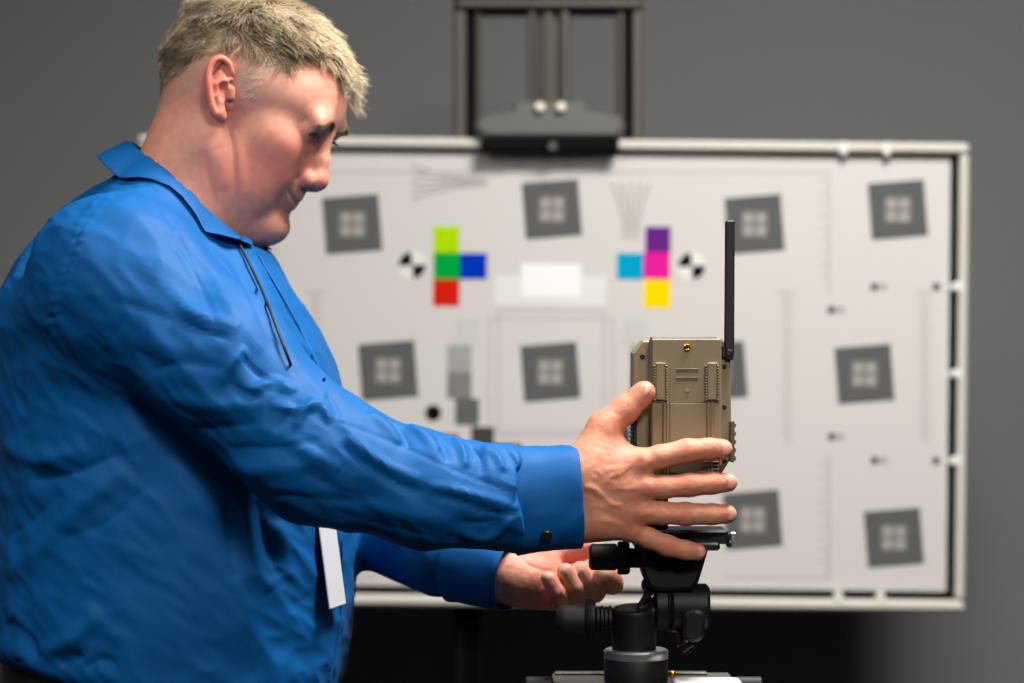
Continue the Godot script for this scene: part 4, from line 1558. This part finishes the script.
func hair(o: Node3D, back: Vector3) -> void:
	var v := PackedVector3Array()
	var n := PackedVector3Array()
	var col := PackedColorArray()
	var idx := PackedInt32Array()
	var light := rgb8(212, 200, 174).srgb_to_linear()
	var blond := rgb8(184, 160, 120).srgb_to_linear()
	var brown := rgb8(116, 92, 64).srgb_to_linear()
	var dark := rgb8(84, 78, 70).srgb_to_linear()
	var patch := FastNoiseLite.new()
	patch.seed = 17
	patch.frequency = 0.035
	var strand := func(root: Vector3, dir: Vector3, up: Vector3, length: float, r: float, c: Color, curl: float) -> void:
		# root, dir and up in head axes; a three-sided tapering strand that bends over from up into dir
		const STEPS := 5
		var p := root
		var first := v.size()
		for i in STEPS + 1:
			var t := i / float(STEPS)
			var d := (up * (1.0 - t) * 0.9 + dir * (0.35 + t) + Vector3(0, -curl * t, 0)).normalized()
			var side := d.cross(up).normalized()
			var top := side.cross(d).normalized()
			var w := r * (1.0 - 0.75 * t)
			for k in 3:
				var th := TAU * k / 3.0
				var q := side * cos(th) + top * sin(th)
				v.append(HX * (p + q * w))
				n.append((HX.basis * q).normalized())
				col.append(c)
			p += d * length / STEPS
		for i in STEPS:
			for k in 3:
				var a := first + i * 3 + k
				var b := first + i * 3 + (k + 1) % 3
				idx.append_array(PackedInt32Array([a, b, b + 3, a, b + 3, a + 3]))
	var wave := FastNoiseLite.new()
	wave.seed = 23
	wave.frequency = 0.045
	var skull := Clay.new()
	skull.ball(Vector3(-7, 25, 0), Vector3(95, 70, 74), 1)
	skull.ball(Vector3(-27, 24, 0), Vector3(71, 66, 76), 10)
	skull.ball(Vector3(48, 24, 0), Vector3(44, 46, 58), 14)
	var made := 0
	while made < 15000:
		var d := Vector3(rng.randfn(), rng.randfn(), rng.randfn()).normalized()
		if d.y < -0.75:
			continue
		# the scalp, close to the head's own skull
		var s := on_skull(skull, d)
		var thick := hair_here(s)
		if rng.randf() > thick:
			continue
		made += 1
		var up := (d / Vector3(91, 69.5, 74)).normalized()
		var top := clampf((s.y - 58.0) / 22.0, 0.0, 1.0)
		var front := clampf((s.x - 5.0) / 50.0, 0.0, 1.0)
		var tone := patch.get_noise_3dv(s * Vector3(0.7, 1.4, 0.7))
		var lock := Vector3(wave.get_noise_3d(s.x, s.y, s.z), wave.get_noise_3d(s.x + 300.0, s.y, s.z), wave.get_noise_3d(s.x, s.y + 300.0, s.z))
		var messy := Vector3(rng.randfn(), rng.randfn(), rng.randfn())
		var dir: Vector3
		var length: float
		var lift := 0.55
		if top > 0.0:
			dir = Vector3(0.9 + 0.3 * front, 0.0, 0.15 * signf(s.z)) + lock * 1.5 + messy * 0.13
			if s.x < -10.0:
				dir = dir.lerp(Vector3(-0.5, -0.5, 0.4 * signf(s.z)) + lock * 1.2 + messy * 0.15, clampf((-10.0 - s.x) / 30.0, 0.0, 1.0))
			length = lerpf(16.0, 34.0, top) * rng.randf_range(0.7, 1.2)
			lift = lerpf(0.35, 0.75, top)
		elif thick > 0.6:
			dir = Vector3(-0.5, -0.8, 0.0) + lock * 0.8 + messy * 0.16
			if s.y > 44.0 and s.x > -30.0:
				dir = Vector3(0.35, -0.75, 0.0) + lock * 1.3 + messy * 0.16
				length = rng.randf_range(12.0, 20.0)
			else:
				length = rng.randf_range(7.0, 12.0)
			lift = 0.35
		else:
			dir = Vector3(-0.45, -0.8, 0.0) + lock * 0.5 + messy * 0.2
			length = rng.randf_range(4.0, 8.0)
			lift = 0.22
		dir = (dir - up * dir.dot(up) * 0.85).normalized()
		var c := light.lerp(blond, clampf(rng.randf() * 0.8 + tone * 0.8, 0.0, 1.0))
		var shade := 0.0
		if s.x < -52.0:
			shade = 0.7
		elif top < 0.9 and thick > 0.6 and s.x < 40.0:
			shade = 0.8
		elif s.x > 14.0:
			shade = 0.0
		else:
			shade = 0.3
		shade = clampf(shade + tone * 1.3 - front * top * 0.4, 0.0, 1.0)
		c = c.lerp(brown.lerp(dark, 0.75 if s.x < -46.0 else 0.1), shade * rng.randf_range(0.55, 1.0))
		if thick < 0.6 and s.x > -66.0:
			c = rgb8(222, 208, 190).srgb_to_linear()
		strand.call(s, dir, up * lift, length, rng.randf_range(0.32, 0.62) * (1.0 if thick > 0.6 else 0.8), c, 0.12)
	# forelock: longer wisps swept over the brow
	for i in 1100:
		var z := rng.randf_range(-42.0, 16.0)
		var s := Vector3(rng.randf_range(48.0, 79.0), 0, z)
		s.y = 25.0 + 69.0 * sqrt(maxf(1.0 - pow((s.x + 5.0) / 92.0, 2) - pow(z / 74.0, 2), 0.05))
		var up := Vector3(0.5, 0.85, z / 110.0).normalized()
		var lock := Vector3(0, wave.get_noise_3d(s.x, s.z, 50.0), wave.get_noise_3d(s.z, 80.0, s.x))
		var dir := Vector3(0.95, -0.2, -0.1) + lock * 1.6 + Vector3(rng.randfn() * 0.1, rng.randfn() * 0.14, rng.randfn() * 0.14)
		strand.call(s, dir.normalized(), up * 0.8, rng.randf_range(18.0, 33.0), rng.randf_range(0.3, 0.55), light.lerp(blond, rng.randf() * 0.7), 0.4)
	var am := ArrayMesh.new()
	add_arrays(am, v, idx, M.hair, col, n)
	var h := obj("hair", am, o, back)
	h.set_meta("label", "short tousled grey and sandy hair")
	# brows
	var face := head_clay()
	for s in [1.0, -1.0]:
		v.clear()
		n.clear()
		col.clear()
		idx.clear()
		for i in 330:
			var t := rng.randf()
			var off := rng.randf_range(-2.4, 2.4) * (1.0 - 0.5 * t)
			var root := on_face(face, 12.5 + 8.0 * sin(PI * t) + off, s * lerpf(11.0, 50.0, t))
			var ahead := on_face(face, 12.5 + 8.0 * sin(PI * minf(t + 0.12, 1.0)) + off * 0.8, s * lerpf(11.0, 50.0, t + 0.12))
			var way := (ahead - root).normalized()
			var out := Vector3(0.8, 0.1, s * 0.4 * t + s * 0.2)
			strand.call(root, way + Vector3(rng.randfn(), rng.randfn() + 0.6 * (1.0 - t), rng.randfn()) * 0.16, out * 0.45, rng.randf_range(5.0, 8.5), 0.34, brown.lerp(blond, rng.randf() * 0.6), 0.0)
		am = ArrayMesh.new()
		add_arrays(am, v, idx, M.hair, col, n)
		obj("eyebrow", am, o, back)


func on_skull(skull: Clay, d: Vector3) -> Vector3:
	var p := Vector3(-4, 25, 0) + d * 125.0
	for i in 14:
		var e := skull.one(0, p)
		e = minf(e, minf(skull.one(1, p), skull.one(2, p)))
		p -= d * e * 0.9
		if e < 0.3:
			break
	return p - d * 0.6


func on_face(face: Clay, y: float, z: float) -> Vector3:   # the point of the face at that height and side, in head axes
	var every := PackedInt32Array(range(face.kind.size()))
	var p := Vector3(125, y, z)
	for i in 80:
		p.x -= maxf(face.value(p, every) * 0.8, 0.15)
		if face.value(p, every) < 0.2:
			break
	return p


func eyes(o: Node3D, back: Vector3) -> void:
	for s in [1.0, -1.0]:
		var st := started()
		var k := size_at(HEAD_Z)
		var mid := HX * Vector3(75.2, 4.6, s * 33)
		var look := (HX.basis * Vector3(1, -0.25, s * 0.08)).normalized()
		var prof := []
		for i in 17:
			var th := -PI / 2 + PI * i / 16.0
			prof.append(Vector2(maxf(cos(th), 0.0), sin(th)) * 12.9 * k)
		var f := along(mid, mid + look)
		lathe(st, prof, f, 28)
		var e := piece("eye", st, M.eye_white, o, back)
		st = started()
		prof = []
		for i in 7:
			var th := PI / 2 - 0.5 + 0.5 * i / 6.0
			prof.append(Vector2(maxf(cos(th), 0.0), sin(th)) * 13.1 * k)
		lathe(st, prof, f, 24)
		piece("iris", st, M.iris, e)
		# lashes along the upper lid
		st = started()
		var pts := []
		for i in 9:
			var t := i / 8.0 * 2.0 - 1.0
			pts.append(HX * Vector3(89.6 - 5.5 * t * t - 1.8 * t, 3.2 - 1.8 * t * t, s * (34 + 11.5 * t)))
		tube(st, pts, 0.7 * k, 6)
		for i in 22:
			var t := rng.randf_range(-1.0, 1.0)
			var p := HX * Vector3(89.6 - 5.5 * t * t - 1.8 * t, 3.2 - 1.8 * t * t, s * (34 + 11.5 * t))
			var d := (HX.basis * Vector3(1.0, -0.5 + rng.randf() * 0.2, s * t * 0.6)).normalized()
			tube(st, [p, p + d * 0.003, p + d * 0.006 + Vector3(0, 0.0006, 0)], 0.00018, 4)
		piece("eyelashes", st, M.lash, e)


var cloth := Clay.new()


func on_cloth(px: float, py: float, lift: float) -> Vector3:   # where the sight line to that pixel meets the shirt
	var every := PackedInt32Array(range(cloth.kind.size()))
	var p := at(px, py, 0.25)
	var d := (p - EYE).normalized()
	for i in 90:
		var e := cloth.value(p, every)
		if e < 0.0008:
			break
		p += d * e * 0.6
	var h := 0.004
	var g := Vector3(cloth.value(p + Vector3(h, 0, 0), every) - cloth.value(p - Vector3(h, 0, 0), every), cloth.value(p + Vector3(0, h, 0), every) - cloth.value(p - Vector3(0, h, 0), every), cloth.value(p + Vector3(0, 0, h), every) - cloth.value(p - Vector3(0, 0, h), every))
	return p + g.normalized() * lift


func shirt(o: Node3D, back: Vector3) -> void:
	var k := size_at(HEAD_Z)
	var c := Clay.new()
	var B := func(z: float) -> float: return EYE.y - (z - 341.5) * k
	# trunk: photo row, rear edge, front edge, half width
	for q in [[152, 140, 198, 48], [175, 122, 210, 56], [192, 92, 222, 62], [206, 70, 236, 68], [220, 52, 249, 80], [240, 34, 261, 102], [262, 20, 276, 136], [285, 10, 290, 176], [306, 3, 304, 200], [350, 1, 327, 206], [400, 0, 343, 202], [460, 2, 350, 200], [530, 0, 354, 200], [600, -6, 353, 200], [660, -10, 346, 196], [700, -4, 336, 190]]:
		c.rows.append(PackedFloat32Array([B.call(q[0]), ((q[1] + q[2]) / 2.0 - 512.0) * k, HEAD_Z, (q[2] - q[1]) / 2.0 * k, q[3] * k]))
	c.power = 2.12
	c.loft(0.02)
	# shoulders
	c.cap(at(168, 205, -0.175), at(114, 278, -0.05), 0.040, 0.066, 0.035)
	c.cap(at(168, 205, -0.225), at(150, 278, -0.34), 0.040, 0.066, 0.035)
	# near arm
	c.cap(at(112, 281, -0.05), at(126, 292, -0.03), 0.067, 0.071, 0.04)
	c.cap(at(118, 276, -0.03), at(220, 366, 0.01), 0.072, 0.063, 0.020)
	c.cap(at(220, 364, 0.01), at(318, 456, 0.035), 0.064, 0.0555, 0.02)
	c.cap(at(318, 457, 0.035), at(430, 491, 0.030), 0.0555, 0.0478, 0.03)
	c.cap(at(430, 491, 0.030), at(530, 500, 0.022), 0.0478, 0.0465, 0.02)
	c.below(at(522, 500, 0.022), Vector3(1, 0.06, 0), 0.006)
	# far arm
	c.cap(at(150, 265, -0.33), at(172, 285, -0.37), 0.07, 0.07, 0.05)
	c.cap(at(172, 285, -0.37), at(336, 508, -0.31), 0.068, 0.047, 0.03)
	c.cap(at(336, 508, -0.31), at(440, 555, -0.165), 0.047, 0.037, 0.02)
	c.cap(at(440, 555, -0.165), at(490, 570, -0.12), 0.036, 0.02, 0.01)
	# neck opening, cuffs' ends, tucked hem
	c.cap(at(222, 120, HEAD_Z), at(203, 172, HEAD_Z), 0.068, 0.068, 0.004, 1)
	var cu := Vector3(0.764, -0.646, 0.122).normalized()
	var cd := Vector3(-0.646, -0.764, 0.0)
	cd = (cd - cu * cd.dot(cu)).normalized()
	c.ball(at(199, 198, HEAD_Z) - cd * 16.0 * k, Vector3(96, 36, 86) * k, 0.004, 1, Basis(cu, -cd, cu.cross(-cd)))
	var hem := at(30, 652, HEAD_Z)
	c.below(hem, Vector3(-0.17, -1, 0), 0.02)
	cloth = c
	var net := c.net(0.0029, Vector3(-0.56, 1.05, -0.46), Vector3(0.05, 1.63, 0.13))
	var v: PackedVector3Array = net[0]
	var n := normals_of(v, net[1])
	# loose waviness of the cloth everywhere
	var f := FastNoiseLite.new()
	f.seed = 8
	f.frequency = 9.0
	f.fractal_octaves = 2
	var crease := FastNoiseLite.new()
	crease.seed = 19
	crease.frequency = 8.0
	crease.fractal_type = FastNoiseLite.FRACTAL_RIDGED
	crease.fractal_octaves = 2
	for i in v.size():
		var p := v[i]
		var q := Vector3(p.x * 0.75 - p.y * 0.66, (p.x * 0.66 + p.y * 0.75) * 2.6, p.z * 1.4)
		v[i] += n[i] * (0.0022 * f.get_noise_3d(p.x + p.y * 0.6, p.y - p.x * 0.3, p.z) + 0.0026 * crease.get_noise_3dv(q))
	n = normals_of(v, net[1])
	emboss(v, n, [
		# shoulder and sleeve head
		[[112, 300, 140, 308, 176, 322], -2.48, 5.95], [[180, 322, 205, 332, 228, 338], -4.65, 5.10], [[176, 308, 210, 318, 240, 330], 3.10, 6.80], [[120, 330, 160, 345, 200, 352], 2.79, 10.20],
		[[150, 372, 190, 362, 230, 372], -3.41, 7.65], [[240, 352, 256, 372, 282, 388], -5.58, 5.10], [[226, 372, 240, 392, 262, 398], -5.27, 5.10], [[222, 384, 232, 362, 248, 350], 4.03, 5.95],
		[[250, 392, 272, 382, 296, 392], 4.96, 5.10], [[270, 404, 300, 410, 316, 398], 4.03, 4.25], [[296, 428, 304, 412, 322, 402], 4.03, 4.25], [[276, 432, 288, 414, 300, 402], -4.03, 4.25], [[318, 402, 326, 412, 330, 424], 3.72, 3.40], [[326, 394, 334, 404, 340, 418], -3.41, 3.40],
		[[154, 420, 200, 430, 262, 422], -4.03, 8.50], [[170, 396, 220, 406, 266, 402], 3.72, 8.50], [[190, 452, 250, 470, 320, 462], 4.03, 10.20], [[230, 448, 280, 448, 320, 440], -3.72, 6.80], [[250, 492, 310, 500, 380, 502], -3.41, 8.50],
		# forearm
		[[340, 444, 366, 464, 398, 484, 430, 494], -5.58, 3.82], [[430, 494, 462, 502, 492, 513, 522, 513], -5.27, 3.06], [[346, 434, 380, 462, 420, 480], 3.72, 5.10], [[430, 484, 470, 494, 512, 506], 3.41, 4.25],
		[[368, 412, 388, 428, 400, 444], 4.03, 4.25], [[386, 416, 402, 432, 410, 448], -3.72, 4.25], [[408, 424, 424, 436, 440, 450], 3.72, 4.25], [[436, 438, 444, 448, 450, 462], -4.03, 3.40],
		[[452, 440, 462, 450, 466, 468], 4.65, 4.25], [[470, 446, 480, 458, 482, 474], -4.03, 3.40], [[482, 448, 496, 456, 504, 472], 4.34, 3.82], [[506, 452, 518, 466, 522, 484, 514, 506], -5.58, 2.89],
		[[462, 532, 482, 538, 500, 530, 512, 518], 4.34, 4.25], [[450, 520, 476, 524, 500, 520], -3.41, 4.25], [[360, 500, 410, 516, 460, 522], 2.79, 7.65], [[330, 510, 390, 528, 440, 540], -2.48, 6.80],
		[[300, 470, 340, 490, 380, 500], -2.79, 5.95], [[280, 440, 310, 452, 340, 470], 3.10, 6.80],
		# back and side of the trunk
		[[4, 442, 40, 460, 84, 450], 5.57, 9.49], [[30, 480, 70, 474, 126, 452], -5.57, 10.67], [[8, 578, 40, 548, 80, 506, 130, 468], 5.02, 10.67], [[2, 540, 30, 520, 60, 492], -5.02, 13.04], [[60, 540, 110, 520, 150, 480], -3.06, 14.23],
		[[130, 400, 180, 450, 240, 486], -6.96, 14.23], [[244, 494, 248, 530, 256, 570, 272, 590], 4.74, 7.11], [[258, 500, 266, 540, 280, 576], -5.02, 9.49], [[226, 500, 230, 540, 236, 580], -2.78, 10.67],
		[[280, 520, 286, 560, 300, 600], 2.51, 9.49], [[36, 652, 66, 644, 102, 612], 5.57, 9.49], [[10, 620, 30, 640, 40, 660], -4.87, 9.49], [[60, 664, 72, 656, 84, 660], -6.28, 7.11], [[84, 670, 100, 660, 118, 664], -4.18, 7.11],
		[[12, 600, 20, 630, 18, 660], 3.06, 8.30],
		[[24, 330, 20, 380, 28, 430], -2.23, 11.86], [[60, 400, 90, 420, 120, 450], -2.78, 14.23],
		# chest
		[[232, 262, 252, 300, 276, 352], -2.05, 5.10], [[250, 262, 274, 310, 300, 372], 1.49, 5.95], [[274, 262, 296, 310, 320, 380], -1.49, 5.10], [[286, 272, 308, 318, 330, 384], 1.30, 4.25], [[180, 230, 210, 268, 236, 318, 262, 352], 1.86, 6.80], [[164, 236, 190, 280, 214, 320], -1.12, 5.95],
	], -0.21, 0.2)
	# seams: a fine groove, puckered
	var seams := [[[104, 196, 84, 222, 68, 262, 56, 300, 50, 334], 9.0], [[156, 202, 176, 232, 194, 272, 208, 302, 216, 324], 0.0], [[133, 462, 124, 520, 115, 590, 108, 630, 102, 668], 6.0], [[326, 418, 372, 434, 410, 450, 464, 474, 512, 492], 0.0]]
	var marks := []
	for s in seams:
		marks.append([s[0], -1.7, 2.0, true])
		if s[1] > 0.0:
			var pts := PackedVector2Array()
			for i in range(0, s[0].size(), 2):
				pts.append(Vector2(s[0][i], s[0][i + 1]))
			for i in pts.size() - 1:
				var m := int(pts[i].distance_to(pts[i + 1]) / s[1])
				for j in m:
					var p := pts[i].lerp(pts[i + 1], float(j) / m)
					marks.append([[p.x - 4, p.y + 1, p.x + 5, p.y - 1], 1.1, 2.4, true])
	emboss(v, n, marks, -0.21, 0.2)
	n = normals_of(v, net[1])
	var am := ArrayMesh.new()
	add_arrays(am, v, net[1], M.shirt_cloth, PackedColorArray(), n)
	var sh := obj("shirt", am, o, back)
	# cuffs
	cuff(sh, at(513, 501, 0.0225), at(579, 496.5, 0.017), Vector2(0.0475, 0.035), Vector2(0.0462, 0.034))
	cuff(sh, at(456, 562, -0.135), at(512, 576, -0.103), Vector2(0.038, 0.033), Vector2(0.0335, 0.030))
	# cuff buttons
	for q in [[547, 536, 0.0535, 0.2]]:
		var st := started()
		var p := at(q[0], q[1], q[2])
		var d := Vector3(0.1, -0.5, 1).normalized()
		rod(st, p - d * 0.003, p + d * 0.0012, 0.0052, 0.0008, 20)
		piece("button", st, M.shirt_button, sh)
	collar(sh)
	placket(sh)


func cuff(sh: Node3D, p: Vector3, q: Vector3, r0: Vector2, r1: Vector2) -> void:   # a band of double cloth with an edge seam
	var y := (q - p).normalized()
	var z := (Vector3.BACK - y * y.z).normalized()
	var x := y.cross(z)
	const SEG := 72
	var rows := [[0.0, 0.985], [0.01, 1.012], [0.04, 1.02], [0.2, 1.012], [0.4, 1.008], [0.6, 1.006], [0.8, 1.006], [0.9, 1.012], [0.925, 1.004], [0.95, 1.012], [0.985, 1.01], [1.0, 0.99], [0.985, 0.965], [0.8, 0.96], [0.4, 0.95]]
	var v := PackedVector3Array()
	var idx := PackedInt32Array()
	var f := FastNoiseLite.new()
	f.seed = 31
	f.frequency = 26.0
	for j in rows.size():
		var t: float = rows[j][0]
		var r: Vector2 = r0.lerp(r1, t) * rows[j][1]
		for i in SEG:
			var th := TAU * i / SEG
			var pw := 0.86
			var cx := signf(cos(th)) * pow(absf(cos(th)), pw)
			var sz := signf(sin(th)) * pow(absf(sin(th)), pw)
			var d: Vector3 = p.lerp(q, t) + x * cx * r.x + z * sz * r.y
			d += (x * cos(th) + z * sin(th)) * 0.0026 * f.get_noise_3dv(d)
			v.append(d)
	for j in rows.size() - 1:
		for i in SEG:
			var a := j * SEG + i
			var b := j * SEG + (i + 1) % SEG
			idx.append_array(PackedInt32Array([a, b + SEG, b, a, a + SEG, b + SEG]))
	var n := normals_of(v, idx)
	if n[SEG * 4].dot(v[SEG * 4] - p.lerp(q, 0.4)) < 0.0:
		for i in range(0, idx.size(), 3):
			var t := idx[i + 1]
			idx[i + 1] = idx[i + 2]
			idx[i + 2] = t
	var am := ArrayMesh.new()
	add_arrays(am, v, idx, M.shirt_cloth)
	obj("cuff", am, sh)


func collar(sh: Node3D) -> void:
	var k := size_at(HEAD_Z)
	var mid := at(199, 198, HEAD_Z)
	var u := Vector3(0.764, -0.646, 0.0)          # from the nape to the throat
	u = (u + Vector3(0, 0, 0.16)).normalized()
	var down := Vector3(-0.646, -0.764, 0.0)
	down = (down - u * down.dot(u)).normalized()
	var w := u.cross(down)
	if w.z < 0.0:
		w = -w
	const SEG := 90
	# leaf: from the fold (row 0) down to its edge, then back up inside
	var v := PackedVector3Array()
	var idx := PackedInt32Array()
	var half := 2.74
	var rows := [[0.0, 0.0], [0.03, 0.05], [0.1, 0.09], [0.25, 0.13], [0.5, 0.19], [0.75, 0.25], [0.97, 0.29], [1.0, 0.28], [0.96, 0.255], [0.6, 0.13], [0.3, 0.09], [0.12, 0.03], [0.05, -0.03], [0.3, -0.045], [1.0, -0.05]]
	var every := PackedInt32Array(range(cloth.kind.size()))
	for r in rows:
		for i in SEG + 1:
			var s := (i / float(SEG)) * 2.0 - 1.0       # -1 .. 1, both at the throat
			var th := s * half                           # 0 at the nape
			var tip := pow(absf(s), 5.0)
			var leaf := (33.0 + 32.0 * tip) * k
			var rad_u := 84.0 * k
			var rad_w := 67.0 * k
			var cs := signf(cos(th)) * pow(absf(cos(th)), 0.8)
			var sn := signf(sin(th)) * pow(absf(sin(th)), 0.7)
			var d := -cs * u * rad_u + sn * w * rad_w
			var out := (-cos(th) * u * rad_w + sin(th) * w * rad_u).normalized()
			var p: Vector3 = mid + d + out * (r[1] * 60.0 * k) + down * r[0] * leaf
			p -= u * (5.0 * k * tip * r[0])
			p += out * (3.0 * k * tip * r[0])
			if r[1] > 0.0:
				var rest := 0.0045 if r[0] < 0.98 and r[1] > 0.1 else 0.0032
				for j in 8:
					var e := cloth.value(p, every)
					if e > rest:
						break
					var h := 0.003
					var g := Vector3(cloth.value(p + Vector3(h, 0, 0), every) - e, cloth.value(p + Vector3(0, h, 0), every) - e, cloth.value(p + Vector3(0, 0, h), every) - e)
					p += g.normalized() * (rest - e)
			v.append(p)
	for j in rows.size() - 1:
		for i in SEG:
			var a := j * (SEG + 1) + i
			idx.append_array(PackedInt32Array([a, a + SEG + 2, a + 1, a, a + SEG + 1, a + SEG + 2]))
	var n := normals_of(v, idx)
	var test := 4 * (SEG + 1) + SEG / 2
	if n[test].dot(v[test] - mid) < 0.0:
		for i in range(0, idx.size(), 3):
			var t := idx[i + 1]
			idx[i + 1] = idx[i + 2]
			idx[i + 2] = t
	var am := ArrayMesh.new()
	add_arrays(am, v, idx, M.shirt_cloth)
	obj("collar", am, sh)
	var st := started()
	var p := at(241, 241, HEAD_Z + 0.032)
	rod(st, p, p + Vector3(0.2, -0.1, 1).normalized() * 0.003, 0.0045, 0.0008, 18)
	piece("button", st, M.shirt_button, sh)


func placket(sh: Node3D) -> void:   # the double front edge with its stitched border
	var st := started()
	var pts := []
	for q in [[258, 256], [270, 276], [284, 300], [298, 326], [312, 354], [324, 380]]:
		pts.append(on_cloth(q[0], q[1], 0.0006))
	tube(st, pts, 0.0013, 8)
	piece("placket_edge", st, M.shirt_cloth, sh)
	st = started()
	pts = []
	for q in [[341, 540], [341.5, 570], [341, 600], [338, 630], [334, 655], [329, 680]]:
		pts.append(on_cloth(q[0], q[1], 0.0006))
	tube(st, pts, 0.0016, 8)
	piece("placket_edge", st, M.shirt_cloth, sh)


func lower_body(o: Node3D, back: Vector3) -> void:
	var k := size_at(HEAD_Z)
	var B := func(z: float) -> float: return EYE.y - (z - 341.5) * k
	var cx := (174.0 - 512.0) * k
	# trousers: seat and two legs
	var c := Clay.new()
	c.rows = [PackedFloat32Array([B.call(635), cx, HEAD_Z, 0.155, 0.176]), PackedFloat32Array([B.call(720), cx - 0.004, HEAD_Z, 0.157, 0.178]), PackedFloat32Array([B.call(800), cx - 0.012, HEAD_Z, 0.155, 0.182]), PackedFloat32Array([B.call(880), cx - 0.012, HEAD_Z, 0.13, 0.18])]
	c.loft(0.02)
	for s in [-1.0, 1.0]:
		c.chain([Vector3(cx - 0.01, 0.95, HEAD_Z + s * 0.095), Vector3(cx + 0.01, 0.52, HEAD_Z + s * 0.105), Vector3(cx - 0.02, 0.07, HEAD_Z + s * 0.11)], [0.1, 0.075, 0.058], 0.05)
	c.below(Vector3(cx, B.call(664), HEAD_Z), Vector3(-0.11, 1, 0), 0.004)
	c.below(Vector3(0, 0.05, 0), Vector3.DOWN, 0.004)
	var net := c.net(0.012, Vector3(cx - 0.24, 0.0, HEAD_Z - 0.25), Vector3(cx + 0.24, B.call(620), HEAD_Z + 0.25))
	var am := ArrayMesh.new()
	add_arrays(am, net[0], net[1], M.trouser_cloth)
	var tr := obj("trousers", am, o, back)
	tr.set_meta("label", "black trousers")
	# belt
	var v := PackedVector3Array()
	var idx := PackedInt32Array()
	const SEG := 80
	for r in [[0.0, 1.0], [0.0, 1.025], [0.034, 1.025], [0.034, 1.0]]:
		for i in SEG:
			var th := TAU * i / SEG
			var pw := 0.84
			var x: float = signf(cos(th)) * pow(absf(cos(th)), pw) * 0.160 * r[1]
			var z: float = signf(sin(th)) * pow(absf(sin(th)), pw) * 0.181 * r[1]
			v.append(Vector3(cx + x, B.call(697) + r[0] - x * 0.11, HEAD_Z + z))
	for j in 4:
		for i in SEG:
			var a := j * SEG + i
			var b := j * SEG + (i + 1) % SEG
			var a2 := ((j + 1) % 4) * SEG + i
			var b2 := ((j + 1) % 4) * SEG + (i + 1) % SEG
			idx.append_array(PackedInt32Array([a, b, b2, a, b2, a2]))
	am = ArrayMesh.new()
	add_arrays(am, v, idx, M.belt_leather)
	obj("belt", am, tr)
	for s in [-1.0, 1.0]:
		c = Clay.new()
		var z: float = HEAD_Z + s * 0.11
		c.cap(Vector3(cx - 0.06, 0.042, z), Vector3(cx + 0.17, 0.034, z + s * 0.02), 0.042, 0.034, 0.02)
		c.cap(Vector3(cx - 0.03, 0.08, z), Vector3(cx + 0.05, 0.05, z), 0.042, 0.036, 0.02)
		c.below(Vector3(0, 0.0, 0), Vector3.DOWN, 0.006)
		net = c.net(0.008, Vector3(cx - 0.14, -0.02, z - 0.1), Vector3(cx + 0.26, 0.16, z + 0.1))
		am = ArrayMesh.new()
		add_arrays(am, net[0], net[1], M.shoe_leather)
		obj("shoe", am, o, back)


func badge() -> void:
	var z := on_cloth(330, 562, 0.0).z + 0.006
	var top := at(331, 521, z)
	var o := thing("name_badge", "white badge card hanging on a black cord against the blue shirt", "badge", top)
	var st := started()
	var turn := Basis(Vector3.BACK, 0.13) * Basis(Vector3.UP, 1.2)
	bevel_box(st, Vector3.ZERO, Vector3(0.036, 0.086, 0.0022), 0.0008, Basis())
	var card := piece("card", st, M.badge_card, o, at(331.5, 562, z) - top)
	card.basis = turn
	st = started()
	bevel_box(st, Vector3(0, 0.047, 0), Vector3(0.009, 0.012, 0.003), 0.0008)
	rod(st, Vector3(0, 0.038, 0.001), Vector3(0, 0.038, 0.0022), 0.002, 0.0004, 14)
	var clip := piece("clip", st, M.screw_black, card)
	st = started()
	var pts := []
	for q in [[236, 247], [241, 256], [248, 270], [256, 288], [264, 307], [272, 327], [280, 347], [288, 366]]:
		pts.append(on_cloth(q[0], q[1], 0.005) - top)
	pts.append(at(308, 430, -0.10) - top)
	pts.append(at(322, 490, z) - top)
	pts.append(at(327, 518, z) - top)
	tube(st, pts, 0.0014, 8)
	piece("cord", st, M.rubber, o)
